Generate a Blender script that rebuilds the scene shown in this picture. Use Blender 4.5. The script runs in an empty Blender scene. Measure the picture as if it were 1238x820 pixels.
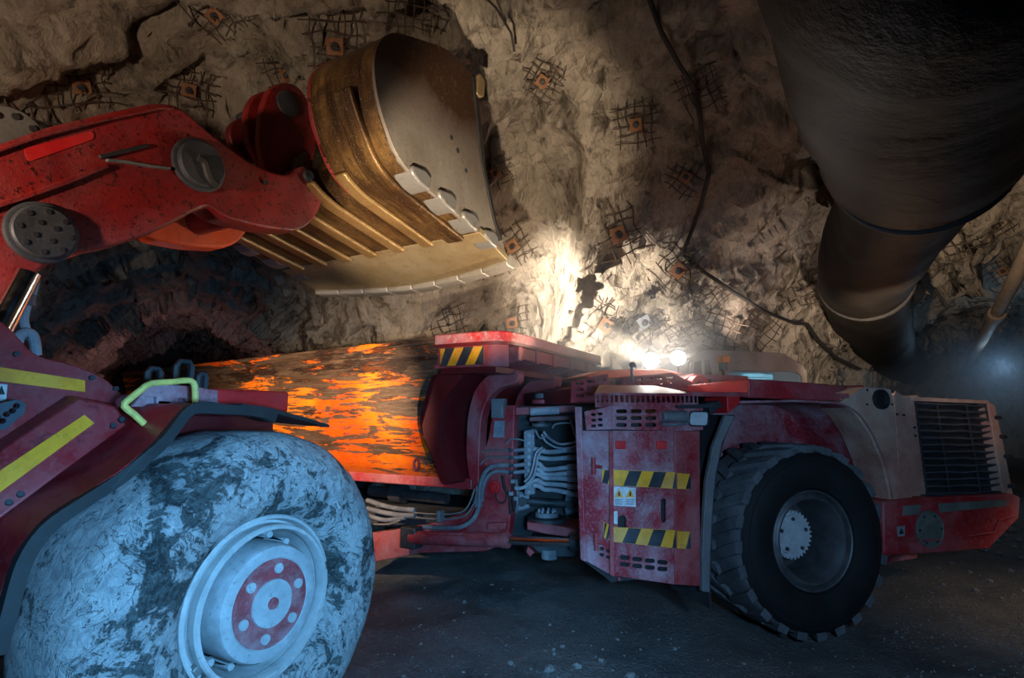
# Underground mine: a load-haul loader tips its bucket over a haul truck at a drift junction.
import bpy, bmesh, math, random
import numpy as np
from mathutils import Vector, Matrix
from mathutils.bvhtree import BVHTree
random.seed(7)
SC = bpy.context.scene
COL = SC.collection
PI = math.pi

# ------------------------------------------------------------------ survey of the place
FPX, PITCH, CAMH = 660.0, 0.137, 2.009
_c, _s = math.cos(PITCH), math.sin(PITCH)
CAM = Vector((0, 0, CAMH))
def ray(u, v):
    x = (u - 619) / FPX; up = (410 - v) / FPX
    return Vector((x, _c - up * _s, _s + up * _c))
def at(u, v, d): return CAM + ray(u, v) * d
class Frame:
    """machine frame: s forward, o outward on the side that faces the stand point, z up"""
    def __init__(self, x, y, deg):
        a = math.radians(deg)
        self.o = Vector((x, y, 0)); self.a = a
        self.f = Vector((math.cos(a), math.sin(a), 0)); self.n = Vector((math.sin(a), -math.cos(a), 0))
    def w(self, s, o, z): return self.o + self.f * s + self.n * o + Vector((0, 0, z))
    def tr(self, u, v, off=0.0):
        r = ray(u, v); t = (self.n.dot(self.o) + off - self.n.dot(CAM)) / self.n.dot(r)
        P = CAM + r * t
        return ((P - self.o).dot(self.f), P.z)
    def trs(self, pts, off=0.0): return [self.tr(u, v, off) for u, v in pts]
    def so(self, P):
        q = P - self.o; return (q.dot(self.f), q.dot(self.n), P.z)
L = Frame(-1.438, 3.309, 60.8)      # loader
T = Frame(2.764, 5.228, 16.23)      # truck, front half
R = Frame(-0.6168, 5.8386, -28)     # truck, rear half

# ------------------------------------------------------------------ object helpers
INV = {}
def empty(name, loc, rz=0.0, label=None, cat=None, group=None):
    o = bpy.data.objects.new(name, None); COL.objects.link(o)
    o.location = loc; o.rotation_euler = (0, 0, rz); o.empty_display_size = 0.2
    INV[o.name] = (Matrix.Translation(loc) @ Matrix.Rotation(rz, 4, 'Z')).inverted()
    tag(o, label, cat, group)
    return o
def tag(o, label=None, cat=None, group=None, kind=None):
    if label: o['label'] = label
    if cat: o['category'] = cat
    if group: o['group'] = group
    if kind: o['kind'] = kind
    return o
def obj(name, bm, mat, parent=None, bevel=0.0, smooth=35, label=None, segs=2, recalc=True, origin=None):
    if recalc: bmesh.ops.recalc_face_normals(bm, faces=bm.faces)
    inv = None
    if parent is not None:
        inv = INV[parent.name]
        bm.transform(inv)
    elif origin is not None:
        bm.transform(Matrix.Translation(-Vector(origin)))
    me = bpy.data.meshes.new(name); bm.to_mesh(me); bm.free()
    o = bpy.data.objects.new(name, me); COL.objects.link(o)
    for m in (mat if isinstance(mat, (list, tuple)) else [mat]): me.materials.append(m)
    if smooth:
        for p in me.polygons: p.use_smooth = True
        me.set_sharp_from_angle(angle=math.radians(smooth))
    if parent is not None:
        o.parent = parent; INV[o.name] = inv
    elif origin is not None: o.location = origin
    if bevel:
        b = o.modifiers.new('bevel', 'BEVEL'); b.width = bevel; b.segments = segs
        b.limit_method = 'ANGLE'; b.angle_limit = math.radians(40); b.harden_normals = False
    if label: o['label'] = label
    return o
def BM(): return bmesh.new()

# ------------------------------------------------------------------ shape helpers
def loop_faces(bm, A, B, closed=True, mi=0):
    n = len(A)
    for i in range(n if closed else n - 1):
        j = (i + 1) % n
        try:
            f = bm.faces.new((A[i], A[j], B[j], B[i])); f.material_index = mi
        except ValueError: pass
def prism(bm, fr, poly, o0, o1, mi=0):
    A = [bm.verts.new(fr.w(s, o0, z)) for s, z in poly]; B = [bm.verts.new(fr.w(s, o1, z)) for s, z in poly]
    for ring in (A, B):
        f = bm.faces.new(ring); f.material_index = mi
    loop_faces(bm, A, B, True, mi)
def fbox(bm, fr, s0, s1, o0, o1, z0, z1, mi=0):
    prism(bm, fr, [(s0, z0), (s1, z0), (s1, z1), (s0, z1)], o0, o1, mi)
def sweep(bm, fr, sec, s0, s1, mi=0):
    """cross-section (o, z) carried along the machine"""
    A = [bm.verts.new(fr.w(s0, o, z)) for o, z in sec]; B = [bm.verts.new(fr.w(s1, o, z)) for o, z in sec]
    for ring in (A, B):
        f = bm.faces.new(ring); f.material_index = mi
    loop_faces(bm, A, B, True, mi)
def strip(bm, fr, line, o0, o1, th, mi=0):
    """a bent sheet: polyline (s, z) with thickness th, from o0 to o1"""
    n = len(line); lo = []
    for i, p in enumerate(line):
        a = line[max(i - 1, 0)]; b = line[min(i + 1, n - 1)]
        dx, dz = b[0] - a[0], b[1] - a[1]; l = math.hypot(dx, dz) or 1
        lo.append((p[0] + dz / l * th, p[1] - dx / l * th))
    prism(bm, fr, list(line) + lo[::-1], o0, o1, mi)
def basis(d):
    d = d.normalized(); up = Vector((0, 0, 1)) if abs(d.z) < 0.9 else Vector((1, 0, 0))
    x = d.cross(up).normalized(); return x, x.cross(d).normalized()
def cyl(bm, p0, p1, r0, r1=None, seg=20, mi=0, caps=True):
    r1 = r0 if r1 is None else r1
    p0, p1 = Vector(p0), Vector(p1)
    x, y = basis(p1 - p0)
    A = []; B = []
    for i in range(seg):
        a = 2 * PI * i / seg; d = x * math.cos(a) + y * math.sin(a)
        A.append(bm.verts.new(p0 + d * r0)); B.append(bm.verts.new(p1 + d * r1))
    loop_faces(bm, A, B, True, mi)
    if caps:
        for ring in (A, B):
            f = bm.faces.new(ring); f.material_index = mi
def smooth_path(pts, n=5):
    pts = [Vector(p) for p in pts]; out = []
    P = [pts[0]] + pts + [pts[-1]]
    for i in range(1, len(P) - 2):
        a, b, c, d = P[i - 1], P[i], P[i + 1], P[i + 2]
        for k in range(n):
            t = k / n
            out.append(0.5 * ((2 * b) + (c - a) * t + (2 * a - 5 * b + 4 * c - d) * t * t + (3 * b - a - 3 * c + d) * t ** 3))
    out.append(pts[-1]); return out
def tube(bm, pts, r, seg=8, mi=0, smooth=0):
    pts = smooth_path(pts, smooth) if smooth else [Vector(p) for p in pts]
    rr = r if callable(r) else (lambda t: r)
    rings = []; x = None; n = len(pts)
    for i, p in enumerate(pts):
        d = (pts[min(i + 1, n - 1)] - pts[max(i - 1, 0)]).normalized()
        if x is None: x, _ = basis(d)
        x = (x - d * x.dot(d)).normalized(); y = d.cross(x)
        q = rr(i / max(n - 1, 1))
        rings.append([bm.verts.new(p + (x * math.cos(2 * PI * k / seg) + y * math.sin(2 * PI * k / seg)) * q) for k in range(seg)])
    for a, b in zip(rings, rings[1:]): loop_faces(bm, a, b, True, mi)
    for ring in (rings[0], rings[-1]):
        f = bm.faces.new(ring); f.material_index = mi
def lathe(bm, fr, s, z, prof, seg=64, mi=0, closed=False):
    """profile (o, r) turned about the axle direction through (s, z)"""
    rings = []
    for o, r in prof:
        if r < 1e-5: rings.append([bm.verts.new(fr.w(s, o, z))])
        else: rings.append([bm.verts.new(fr.w(s + r * math.cos(2 * PI * k / seg), o, z + r * math.sin(2 * PI * k / seg))) for k in range(seg)])
    pairs = list(zip(rings, rings[1:])) + ([(rings[-1], rings[0])] if closed else [])
    for a, b in pairs:
        if len(a) == 1 or len(b) == 1:
            c, q = (a[0], b) if len(a) == 1 else (b[0], a)
            for k in range(len(q)):
                f = bm.faces.new((c, q[k], q[(k + 1) % len(q)])); f.material_index = mi
        else: loop_faces(bm, a, b, True, mi)
def rnd(poly, r, n=4, closed=True):
    """round the corners of a polygon; r a number or one per corner"""
    out = []; m = len(poly)
    for i, p in enumerate(poly):
        ri = r[i] if isinstance(r, (list, tuple)) else r
        if ri <= 0 or (not closed and i in (0, m - 1)): out.append(tuple(p)); continue
        p = Vector(p); a = Vector(poly[i - 1]) - p; b = Vector(poly[(i + 1) % m]) - p
        t = min(ri, a.length * 0.48, b.length * 0.48)
        A = p + a.normalized() * t; B = p + b.normalized() * t
        for k in range(n + 1):
            q = k / n; out.append(tuple(A * (1 - q) ** 2 + p * 2 * q * (1 - q) + B * q * q))
    return out
def circ(s, z, r, n=28, rz=None):
    rz = rz or r
    return [(s + r * math.cos(2 * PI * k / n), z + rz * math.sin(2 * PI * k / n)) for k in range(n)]
def holed(bm, fr, outer, holes, o0, o1, mi=0):
    """plate with holes cut through it"""
    ed = []; loops = []
    for lp in [outer] + holes:
        vs = [bm.verts.new(fr.w(s, o0, z)) for s, z in lp]; loops.append(vs)
        for i in range(len(vs)): ed.append(bm.edges.new((vs[i], vs[(i + 1) % len(vs)])))
    g = bmesh.ops.triangle_fill(bm, use_beauty=True, use_dissolve=False, edges=ed)
    fs = [f for f in g['geom'] if isinstance(f, bmesh.types.BMFace)]
    d = fr.n * (o1 - o0); mp = {}
    for vs in loops:
        for v in vs: mp[v] = bm.verts.new(v.co + d)
    for f in fs:
        f.material_index = mi; q = bm.faces.new([mp[v] for v in f.verts]); q.material_index = mi
    for vs in loops: loop_faces(bm, vs, [mp[v] for v in vs], True, mi)
def slot(s0, s1, z0, z1): return rnd([(s0, z0), (s1, z0), (s1, z1), (s0, z1)], min(abs(s1 - s0), abs(z1 - z0)) * .48, 3)
def quadgrid(c, nu, nv):
    """points spread over a 4-corner patch"""
    a, b, d, e = [Vector(q) for q in c]
    for i in range(nu):
        for j in range(nv):
            u = (i + .5) / nu; v = (j + .5) / nv
            yield (a * (1 - u) + b * u) * (1 - v) + (e * (1 - u) + d * u) * v

# ------------------------------------------------------------------ materials
class NT:
    def __init__(self, name):
        self.m = bpy.data.materials.new(name); self.m.use_nodes = True
        self.t = self.m.node_tree; self.b = self.t.nodes['Principled BSDF']
        self.co = self.t.nodes.new('ShaderNodeTexCoord').outputs['Object']
    def n(self, typ, **kw):
        x = self.t.nodes.new('ShaderNode' + typ)
        for k, v in kw.items(): setattr(x, k, v)
        return x
    def link(self, a, b): self.t.links.new(a, b)
    def mapping(self, scale=(1, 1, 1), rot=(0, 0, 0), loc=(0, 0, 0), src=None):
        m = self.n('Mapping'); m.inputs['Scale'].default_value = scale; m.inputs['Rotation'].default_value = rot
        m.inputs['Location'].default_value = loc
        self.link(src or self.co, m.inputs['Vector']); return m.outputs['Vector']
    def noise(self, scale, detail=4, rough=.6, vec=None, dist=0.0):
        x = self.n('TexNoise'); x.inputs['Scale'].default_value = scale; x.inputs['Detail'].default_value = detail
        x.inputs['Roughness'].default_value = rough; x.inputs['Distortion'].default_value = dist
        self.link(vec or self.co, x.inputs['Vector']); return x.outputs['Fac']
    def voro(self, scale, feature='F1', vec=None, out='Distance'):
        x = self.n('TexVoronoi', feature=feature); x.inputs['Scale'].default_value = scale
        self.link(vec or self.co, x.inputs['Vector']); return x.outputs[out]
    def ramp(self, fac, stops):
        r = self.n('ValToRGB'); e = r.color_ramp.elements
        while len(e) < len(stops): e.new(0.5)
        for k, (p, c) in enumerate(stops):
            e[k].position = p
            c = (c, c, c) if isinstance(c, (int, float)) else c
            e[k].color = (*c[:3], 1)
        self.link(fac, r.inputs['Fac']); return r.outputs['Color']
    def mix(self, fac, a, b, blend='MIX'):
        x = self.n('Mix', data_type='RGBA', blend_type=blend)
        for i, v in ((0, fac), (6, a), (7, b)):
            if isinstance(v, (int, float)): x.inputs[i].default_value = v if i == 0 else (v, v, v, 1)
            elif isinstance(v, tuple): x.inputs[i].default_value = (*v, 1)
            else: self.link(v, x.inputs[i])
        return x.outputs[2]
    def math(self, op, a, b=0.0):
        x = self.n('Math', operation=op)
        for i, v in ((0, a), (1, b)):
            if isinstance(v, (int, float)): x.inputs[i].default_value = v
            else: self.link(v, x.inputs[i])
        return x.outputs[0]
    def bump(self, h, strength=.3, dist=.01, prev=None):
        x = self.n('Bump'); x.inputs['Strength'].default_value = strength; x.inputs['Distance'].default_value = dist
        self.link(h, x.inputs['Height'])
        if prev is not None: self.link(prev, x.inputs['Normal'])
        return x.outputs['Normal']
    def set(self, color=None, rough=None, metal=None, normal=None, spec=None, coat=None):
        for k, v in (('Base Color', color), ('Roughness', rough), ('Metallic', metal), ('Normal', normal), ('Specular IOR Level', spec), ('Coat Weight', coat)):
            if v is None: continue
            if isinstance(v, tuple): self.b.inputs[k].default_value = (*v, 1)
            elif isinstance(v, (int, float)): self.b.inputs[k].default_value = v
            else: self.link(v, self.b.inputs[k])
        return self.m
def worn(name, base, dust, chip, dust_amt=.5, chip_amt=.4, rough=.4, sc=1.0, stretch=(1, 1, 1), metal=0.0, bump=.15, dust_scale=1.3, grime=None, spec=.5, chip_lo=.58, chip_sc=9):
    n = NT(name); v = n.mapping(stretch)
    a = n.noise(dust_scale * sc, 6, .68, v, .4); b = n.noise(chip_sc * sc, 8, .72, v); c = n.noise(42 * sc, 3, .6, v)
    tone = n.mix(n.ramp(n.noise(2.7 * sc, 5, .6, v), [(.3, 0), (.7, 1)]), tuple(x * .72 for x in base), tuple(min(1, x * 1.18) for x in base))
    if grime: tone = n.mix(n.ramp(n.noise(.9 * sc, 5, .65, n.mapping(stretch, loc=(3, 7, 1))), [(.48, 0), (.66, .9)]), tone, grime)
    md = n.math('MULTIPLY', n.ramp(a, [(.42, 0), (.72, 1)]), dust_amt)
    md = n.math('ADD', md, n.math('MULTIPLY', n.ramp(c, [(.5, 0), (.75, 1)]), dust_amt * .35))
    col = n.mix(md, tone, dust)
    mc = n.math('MULTIPLY', n.ramp(b, [(chip_lo, 0), (chip_lo + .05, 1)]), chip_amt)
    col = n.mix(mc, col, chip)
    rg = n.math('ADD', n.math('MULTIPLY', md, .5), rough)
    rg = n.math('ADD', rg, n.math('MULTIPLY', c, .15))
    return n.set(col, rg, metal, n.bump(n.math('ADD', b, n.math('MULTIPLY', c, .4)), bump, .01), spec)
M = {}
M['loader_red'] = worn('loader red paint', (.33, .012, .018), (.34, .16, .16), (.05, .012, .014), .45, .5, .32, 1.1)
M['boom_red'] = worn('boom red paint', (.30, .012, .012), (.34, .085, .085), (.022, .008, .008), .5, .92, .26, 1.3, bump=.4, grime=(.1, .02, .022), chip_lo=.56, chip_sc=26)
M['bright_red'] = worn('fresh red paint', (.62, .012, .014), (.4, .2, .2), (.1, .01, .01), .15, .2, .35)
M['arm_orange'] = worn('orange red tone', (.85, .085, .012), (.5, .3, .18), (.1, .03, .015), .25, .5, .35)  # orange of the light on the far arm is put into this red
M['truck_red'] = worn('truck red paint', (.33, .012, .018), (.42, .27, .27), (.06, .012, .014), .5, .35, .42, 1.0)
M['truck_dust'] = worn('dusty red panel', (.3, .014, .024), (.46, .42, .46), (.09, .012, .02), .75, .35, .5, 1.2)
M['deep_red'] = worn('dark red paint', (.13, .005, .007), (.12, .045, .04), (.015, .004, .004), .2, .3, .38)
M['tan_red'] = worn('dust coated red panel', (.4, .17, .12), (.55, .4, .3), (.2, .06, .05), 1.0, .35, .6, 1.5, dust_scale=.8)
M['rail_red'] = worn('red rail with rub and highlight', (.5, .014, .016), (.55, .48, .47), (.45, .42, .4), .75, .6, .35, 1.0, bump=.25)  # pale tone holds the lamps' white highlight along with rubbed wear
M['bare_steel'] = worn('scuffed bare steel', (.34, .33, .32), (.38, .35, .32), (.1, .09, .08), .4, .4, .38, 1.5, metal=.7)
M['grey_steel'] = worn('dull grey steel', (.16, .16, .17), (.3, .29, .28), (.05, .05, .05), .5, .4, .5, 1.5, metal=.3)
M['pin_steel'] = worn('pin cap steel', (.055, .06, .075), (.16, .165, .18), (.03, .03, .035), .5, .4, .45, 3, metal=.35)
M['dark_steel'] = worn('dark oily steel', (.035, .035, .04), (.12, .12, .12), (.01, .01, .01), .4, .3, .45, 2, metal=.3)
M['grille'] = worn('grille steel', (.06, .065, .075), (.17, .17, .18), (.02, .02, .02), .5, .3, .5, 3, metal=.3)
M['black'] = worn('black painted steel', (.012, .012, .013), (.06, .06, .06), (.004, .004, .004), .3, .3, .5, 2)
M['rubber'] = worn('black rubber sidewall', (.010, .010, .011), (.022, .022, .024), (.004, .004, .004), .35, .3, .6, 1.5, spec=.3)
M['tread'] = worn('dusty tread rubber', (.09, .092, .1), (.2, .2, .21), (.025, .025, .028), .6, .5, .75, 2.5, spec=.3)
M['hose'] = worn('rubber hose', (.1, .1, .11), (.34, .34, .36), (.03, .03, .03), .7, .2, .55, 2)
M['pale_hose'] = worn('dusty grey hose', (.3, .32, .35), (.5, .5, .52), (.1, .1, .1), .6, .3, .55, 3)
M['valve'] = worn('dusty valve block', (.16, .17, .19), (.38, .38, .4), (.04, .04, .05), .7, .4, .55, 3)
M['yellow'] = worn('yellow safety paint', (1.0, .36, .006), (.6, .36, .15), (.15, .1, .03), .25, .4, .45, 3)
M['lime'] = worn('lime rail paint', (.8, .6, .13), (.4, .42, .25), (.12, .13, .05), .3, .45, .45, 5)
M['stripe_yellow'] = worn('scuffed hazard yellow', (.9, .36, .012), (.42, .3, .2), (.1, .06, .03), .45, .4, .5, 3)
M['stripe_black'] = worn('scuffed hazard black', (.018, .02, .026), (.14, .14, .15), (.06, .05, .05), .4, .3, .5, 3)
M['cap_red'] = worn('red cap paint', (.4, .06, .07), (.55, .52, .54), (.3, .28, .3), .45, .45, .5, 6)
M['rim_white'] = worn('dust caked rim', (.5, .5, .5), (.6, .58, .57), (.22, .2, .19), .5, .35, .6, 3)
M['rim_grey'] = worn('dull rim steel', (.1, .1, .105), (.2, .2, .2), (.03, .03, .03), .5, .3, .35, 3, metal=.5)
M['hub_pale'] = worn('pale hub casting', (.5, .52, .54), (.42, .42, .42), (.12, .12, .13), .4, .4, .5, 4)
M['cab_grey'] = worn('dusty cab roof', (.22, .19, .17), (.34, .3, .26), (.1, .08, .07), .6, .3, .6, 1.5)
M['label_white'] = worn('label white', (.6, .6, .6), (.4, .38, .38), (.2, .2, .2), .3, .3, .5, 6)
M['sign_grey'] = worn('worn grey label', (.2, .22, .25), (.35, .36, .38), (.08, .08, .09), .5, .4, .5, 6)
M['rust_plate'] = worn('rusty bolt plate', (.24, .095, .04), (.32, .2, .13), (.07, .03, .015), .6, .5, .75, 5)
M['wire'] = worn('rusty mesh wire', (.055, .035, .026), (.12, .085, .06), (.02, .012, .01), .5, .3, .7, 5)
M['cable'] = worn('black hanging cable', (.014, .013, .013), (.05, .045, .04), (.005, .005, .005), .4, .2, .6, 4)
M['pipe'] = worn('dusty service pipe', (.16, .12, .09), (.3, .24, .19), (.06, .04, .03), .6, .3, .6, 3)
M['olive'] = worn('olive cover plate', (.1, .11, .09), (.2, .19, .17), (.04, .04, .035), .5, .4, .6, 4)
def chrome_mat():
    n = NT('polished cylinder rod'); a = n.noise(30, 3)
    return n.set((.75, .76, .78), n.math('ADD', n.math('MULTIPLY', a, .15), .06), 1.0)
M['chrome'] = chrome_mat()
def orange_box_mat():
    n = NT('scraped orange paint')
    al = n.mapping((1, 1, 1), (0, 0, math.radians(44.23)))     # streaks run along the box
    def mp(sc, loc=(0, 0, 0), ry=3): return n.mapping(sc, (0, math.radians(ry), 0), loc, al)
    a = n.noise(2.2, 10, .68, mp((.5, .8, 1.7)), .7); a2 = n.noise(5.5, 9, .74, mp((.3, .8, 3.4), (2, 5, 1), 5)); s = n.noise(9, 5, .8, mp((.5, 1, 20), (0, 0, 0), 8)); s2 = n.noise(10, 5, .8, mp((.6, 1, 14), (4, 1, 2), -14))
    org = n.mix(n.ramp(n.noise(.9, 4), [(.38, 0), (.62, 1)]), (.85, .09, .004), (1.0, .26, .012))
    brown = n.mix(n.ramp(a2, [(.36, 0), (.62, 1)]), (.035, .018, .01), (.17, .1, .06))
    k = n.math('ADD', n.math('MULTIPLY', a, .55), n.math('MULTIPLY', a2, .45))
    sep = n.n('SeparateXYZ'); n.link(al, sep.inputs[0])
    hgt = n.math('MULTIPLY', n.math('SUBTRACT', sep.outputs['Z'], 2.0), .06)   # the upper half is scraped barer by loading
    k = n.math('ADD', k, hgt)
    m1 = n.ramp(k, [(.482, 0), (.505, 1)])
    col = n.mix(m1, org, brown)
    col = n.mix(n.ramp(n.noise(1.7, 8, .72, mp((.35, 1, 1.9), (9, 2, 4))), [(.585, 0), (.61, .9)]), col, (.03, .014, .01))
    scr = n.math('MULTIPLY', n.math('MAXIMUM', n.ramp(s, [(.6, 0), (.66, 1)]), n.ramp(s2, [(.64, 0), (.7, 1)])), .6)
    col = n.mix(scr, col, (.55, .5, .45))
    rg = n.mix(m1, .27, .4)
    met = n.math('MAXIMUM', scr, n.math('MULTIPLY', m1, .3))
    return n.set(col, rg, met, n.bump(n.math('ADD', a2, s), .3, .014))
M['orange_box'] = orange_box_mat()
def bucket_mat(name, c1, c2, c3, rough=.36, high=None, streak=False):
    n = NT(name)
    a = n.noise(1.5, 7, .65, n.mapping((1, 1, .7))); b = n.noise(16, 7, .75); f = n.noise(70, 3, .6)
    col = n.mix(n.ramp(a, [(.35, 0), (.65, 1)]), c1, c2)
    if streak:   # mud smeared along the way the ground slides over the steel
        st = n.noise(6, 8, .75, n.mapping((.22, 1.6, .22), (0, 0, 0))); col = n.mix(n.ramp(st, [(.4, .9), (.6, 0)]), col, (.035, .017, .008))
        p = n.noise(2.3, 8, .7, None, .6); col = n.mix(n.ramp(p, [(.5, 0), (.6, .75)]), col, (.05, .024, .011)); b = n.math('ADD', n.math('MULTIPLY', b, .6), n.math('MULTIPLY', st, .5))
    if high:   # browner towards the top of the plate
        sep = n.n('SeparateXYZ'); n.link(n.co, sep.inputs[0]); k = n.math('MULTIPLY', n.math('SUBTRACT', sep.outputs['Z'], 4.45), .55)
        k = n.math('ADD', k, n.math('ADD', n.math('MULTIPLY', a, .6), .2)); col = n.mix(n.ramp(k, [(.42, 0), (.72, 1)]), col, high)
    col = n.mix(n.ramp(b, [(.56, 0), (.7, .9)]), col, c3)
    col = n.mix(n.ramp(f, [(.6, 0), (.72, .5)]), col, (.5, .45, .38) if not high else (.3, .25, .2))
    rg = n.math('ADD', n.math('MULTIPLY', b, .4), rough - .15)
    return n.set(col, rg, .45, n.bump(n.math('ADD', b, n.math('MULTIPLY', f, .4)), .4, .01))
M['bucket_rib'] = bucket_mat('worn floor rib', (.24, .14, .052), (.42, .28, .12), (.13, .07, .03), .34)
M['bucket'] = bucket_mat('mud polished bucket steel', (.11, .055, .022), (.34, .19, .06), (.06, .03, .016), streak=True)
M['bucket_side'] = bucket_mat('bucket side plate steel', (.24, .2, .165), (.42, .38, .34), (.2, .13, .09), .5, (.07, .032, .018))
M['bucket_block'] = bucket_mat('worn shroud steel', (.25, .25, .26), (.34, .32, .3), (.14, .11, .09), .36)
M['bucket_lip'] = bucket_mat('muddy lip plate', (.3, .2, .085), (.46, .36, .22), (.2, .12, .05), .45)
M['edge'] = bucket_mat('worn cutting edge', (.36, .33, .29), (.5, .46, .4), (.2, .16, .12), .45)
def mud_mat():
    n = NT('mud caked tyre')
    a = n.noise(2.6, 7, .68, None, .8); b = n.noise(11, 9, .75, None, 1.5); c = n.voro(13, 'DISTANCE_TO_EDGE', n.mapping((1, 1, 1)))
    f = n.noise(55, 4, .7)
    mud = n.mix(n.ramp(b, [(.38, 0), (.66, 1)]), (.3, .31, .32), (.68, .67, .66))
    dark = n.mix(n.ramp(b, [(.45, 0), (.62, 1)]), (.022, .028, .03), (.13, .15, .15))
    k = n.math('ADD', n.math('MULTIPLY', a, .6), n.math('MULTIPLY', b, .4))
    m1 = n.ramp(k, [(.52, 0), (.548, 1)])
    col = n.mix(m1, mud, dark)
    vein = n.noise(3.1, 5, .6, None, 2.2)
    cr = n.ramp(n.math('ABSOLUTE', n.math('SUBTRACT', vein, .5)), [(.0, 1), (.012, 0)])
    col = n.mix(n.math('MULTIPLY', cr, .75), col, (.05, .055, .06))
    h = n.math('ADD', n.math('SUBTRACT', b, n.math('MULTIPLY', m1, .7)), n.math('MULTIPLY', f, .3))
    h = n.math('SUBTRACT', h, n.math('MULTIPLY', cr, .5))
    return n.set(col, .7, 0.0, n.bump(h, .75, .03), .35)
M['mud'] = mud_mat()
def rock_mat():
    n = NT('blasted rock')
    w = n.n('VectorMath', operation='MULTIPLY_ADD'); nz3 = n.n('TexNoise'); nz3.inputs['Scale'].default_value = 1.6; nz3.inputs['Detail'].default_value = 5
    n.link(n.co, nz3.inputs['Vector']); n.link(nz3.outputs['Color'], w.inputs[0]); w.inputs[1].default_value = (.35, .35, .35); n.link(n.co, w.inputs[2])
    st = n.mapping((1.15, 1.0, .42), (math.radians(18), math.radians(38), math.radians(15)), src=w.outputs[0])
    def chips(scale):    # flat broken faces, each with its own slope
        x = n.n('TexVoronoi', feature='F1'); x.inputs['Scale'].default_value = scale; n.link(st, x.inputs['Vector'])
        d = n.n('VectorMath', operation='SUBTRACT'); n.link(st, d.inputs[0]); n.link(x.outputs['Position'], d.inputs[1])
        c = n.n('VectorMath', operation='SUBTRACT'); n.link(x.outputs['Color'], c.inputs[0]); c.inputs[1].default_value = (.5, .5, .5)
        q = n.n('VectorMath', operation='DOT_PRODUCT'); n.link(d.outputs[0], q.inputs[0]); n.link(c.outputs[0], q.inputs[1])
        return q.outputs['Value'], x.outputs['Color']
    h1, c1 = chips(2.6); h2, c2 = chips(6.5); h3_, c3 = chips(15)
    nz = n.noise(1.1, 8, .66); f = n.noise(26, 8, .74, st)
    col = n.mix(n.ramp(nz, [(.34, 0), (.66, 1)]), (.21, .175, .14), (.42, .355, .285))
    g2 = n.n('RGBToBW'); n.link(c2, g2.inputs[0])
    col = n.mix(n.math('MULTIPLY', g2.outputs[0], .3), col, (.5, .44, .37))
    col = n.mix(n.math('MULTIPLY', n.ramp(f, [(.45, 0), (.68, 1)]), .45), col, (.52, .46, .39))
    col = n.mix(n.ramp(n.noise(3.3, 9, .75, st), [(.58, 0), (.63, .6)]), col, (.085, .07, .06))
    h = n.math('ADD', n.math('MULTIPLY', h1, 1.5), n.math('MULTIPLY', h2, 1.5)); h = n.math('ADD', h, n.math('MULTIPLY', h3_, 1.4)); h = n.math('ADD', h, n.math('MULTIPLY', f, .06))
    return n.set(col, .85, 0.0, n.bump(h, 1.0, .75), .2)
M['rock'] = rock_mat()
def ground_mat():
    n = NT('damp gravel floor')
    a = n.noise(1.3, 7, .65); b = n.noise(14, 8, .75); v = n.voro(38, 'F1'); v2 = n.voro(90, 'F1')
    col = n.mix(n.ramp(a, [(.35, 0), (.65, 1)]), (.085, .085, .085), (.19, .185, .175))
    col = n.mix(n.ramp(b, [(.5, 0), (.75, .7)]), col, (.28, .27, .25))
    h = n.math('ADD', n.math('MULTIPLY', b, 1.2), n.math('ADD', n.math('MULTIPLY', v, .5), n.math('MULTIPLY', v2, .25)))
    return n.set(col, n.ramp(a, [(.35, .55), (.65, .85)]), 0.0, n.bump(h, .8, .05), .4)
M['ground'] = ground_mat()
M['stone'] = worn('loose stone', (.2, .19, .18), (.36, .34, .32), (.08, .075, .07), .6, .4, .85, 4, bump=.5)
def duct_mat():
    n = NT('black duct fabric')
    a = n.noise(1.2, 6, .6); b = n.noise(6, 6, .7)
    col = n.mix(n.ramp(a, [(.4, 0), (.7, .8)]), (.0035, .0032, .0035), (.018, .014, .0115))
    return n.set(col, .62, 0.0, n.bump(b, .5, .06), .2)
M['duct'] = duct_mat()
def emit(name, col, st):
    n = NT(name); n.b.inputs['Emission Color'].default_value = (*col, 1); n.b.inputs['Emission Strength'].default_value = st
    return n.set((.8, .8, .8), .3)
M['lamp_on'] = emit('lit flood lamp', (1, .95, .86), 60)
def glass(name, col, rough=.05):
    n = NT(name); n.b.inputs['Transmission Weight'].default_value = .6
    return n.set(col, rough)
M['glass'] = glass('cab glass', (.35, .42, .45))
M['lens'] = worn('frosted lamp lens', (.5, .53, .56), (.55, .55, .56), (.3, .3, .3), .4, .2, .25, 3)
M['amber'] = worn('amber beacon lens', (.7, .18, .02), (.4, .2, .1), (.3, .1, .02), .2, .2, .3, 5)
M['window_glow'] = emit('cab window glow', (.15, .75, 1.0), 2.2)  # added glow standing in for the bluish look of the cab window
M['cab_inside'] = worn('cab lining', (.3, .36, .4), (.4, .44, .46), (.1, .1, .1), .4, .3, .6, 4)

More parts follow.
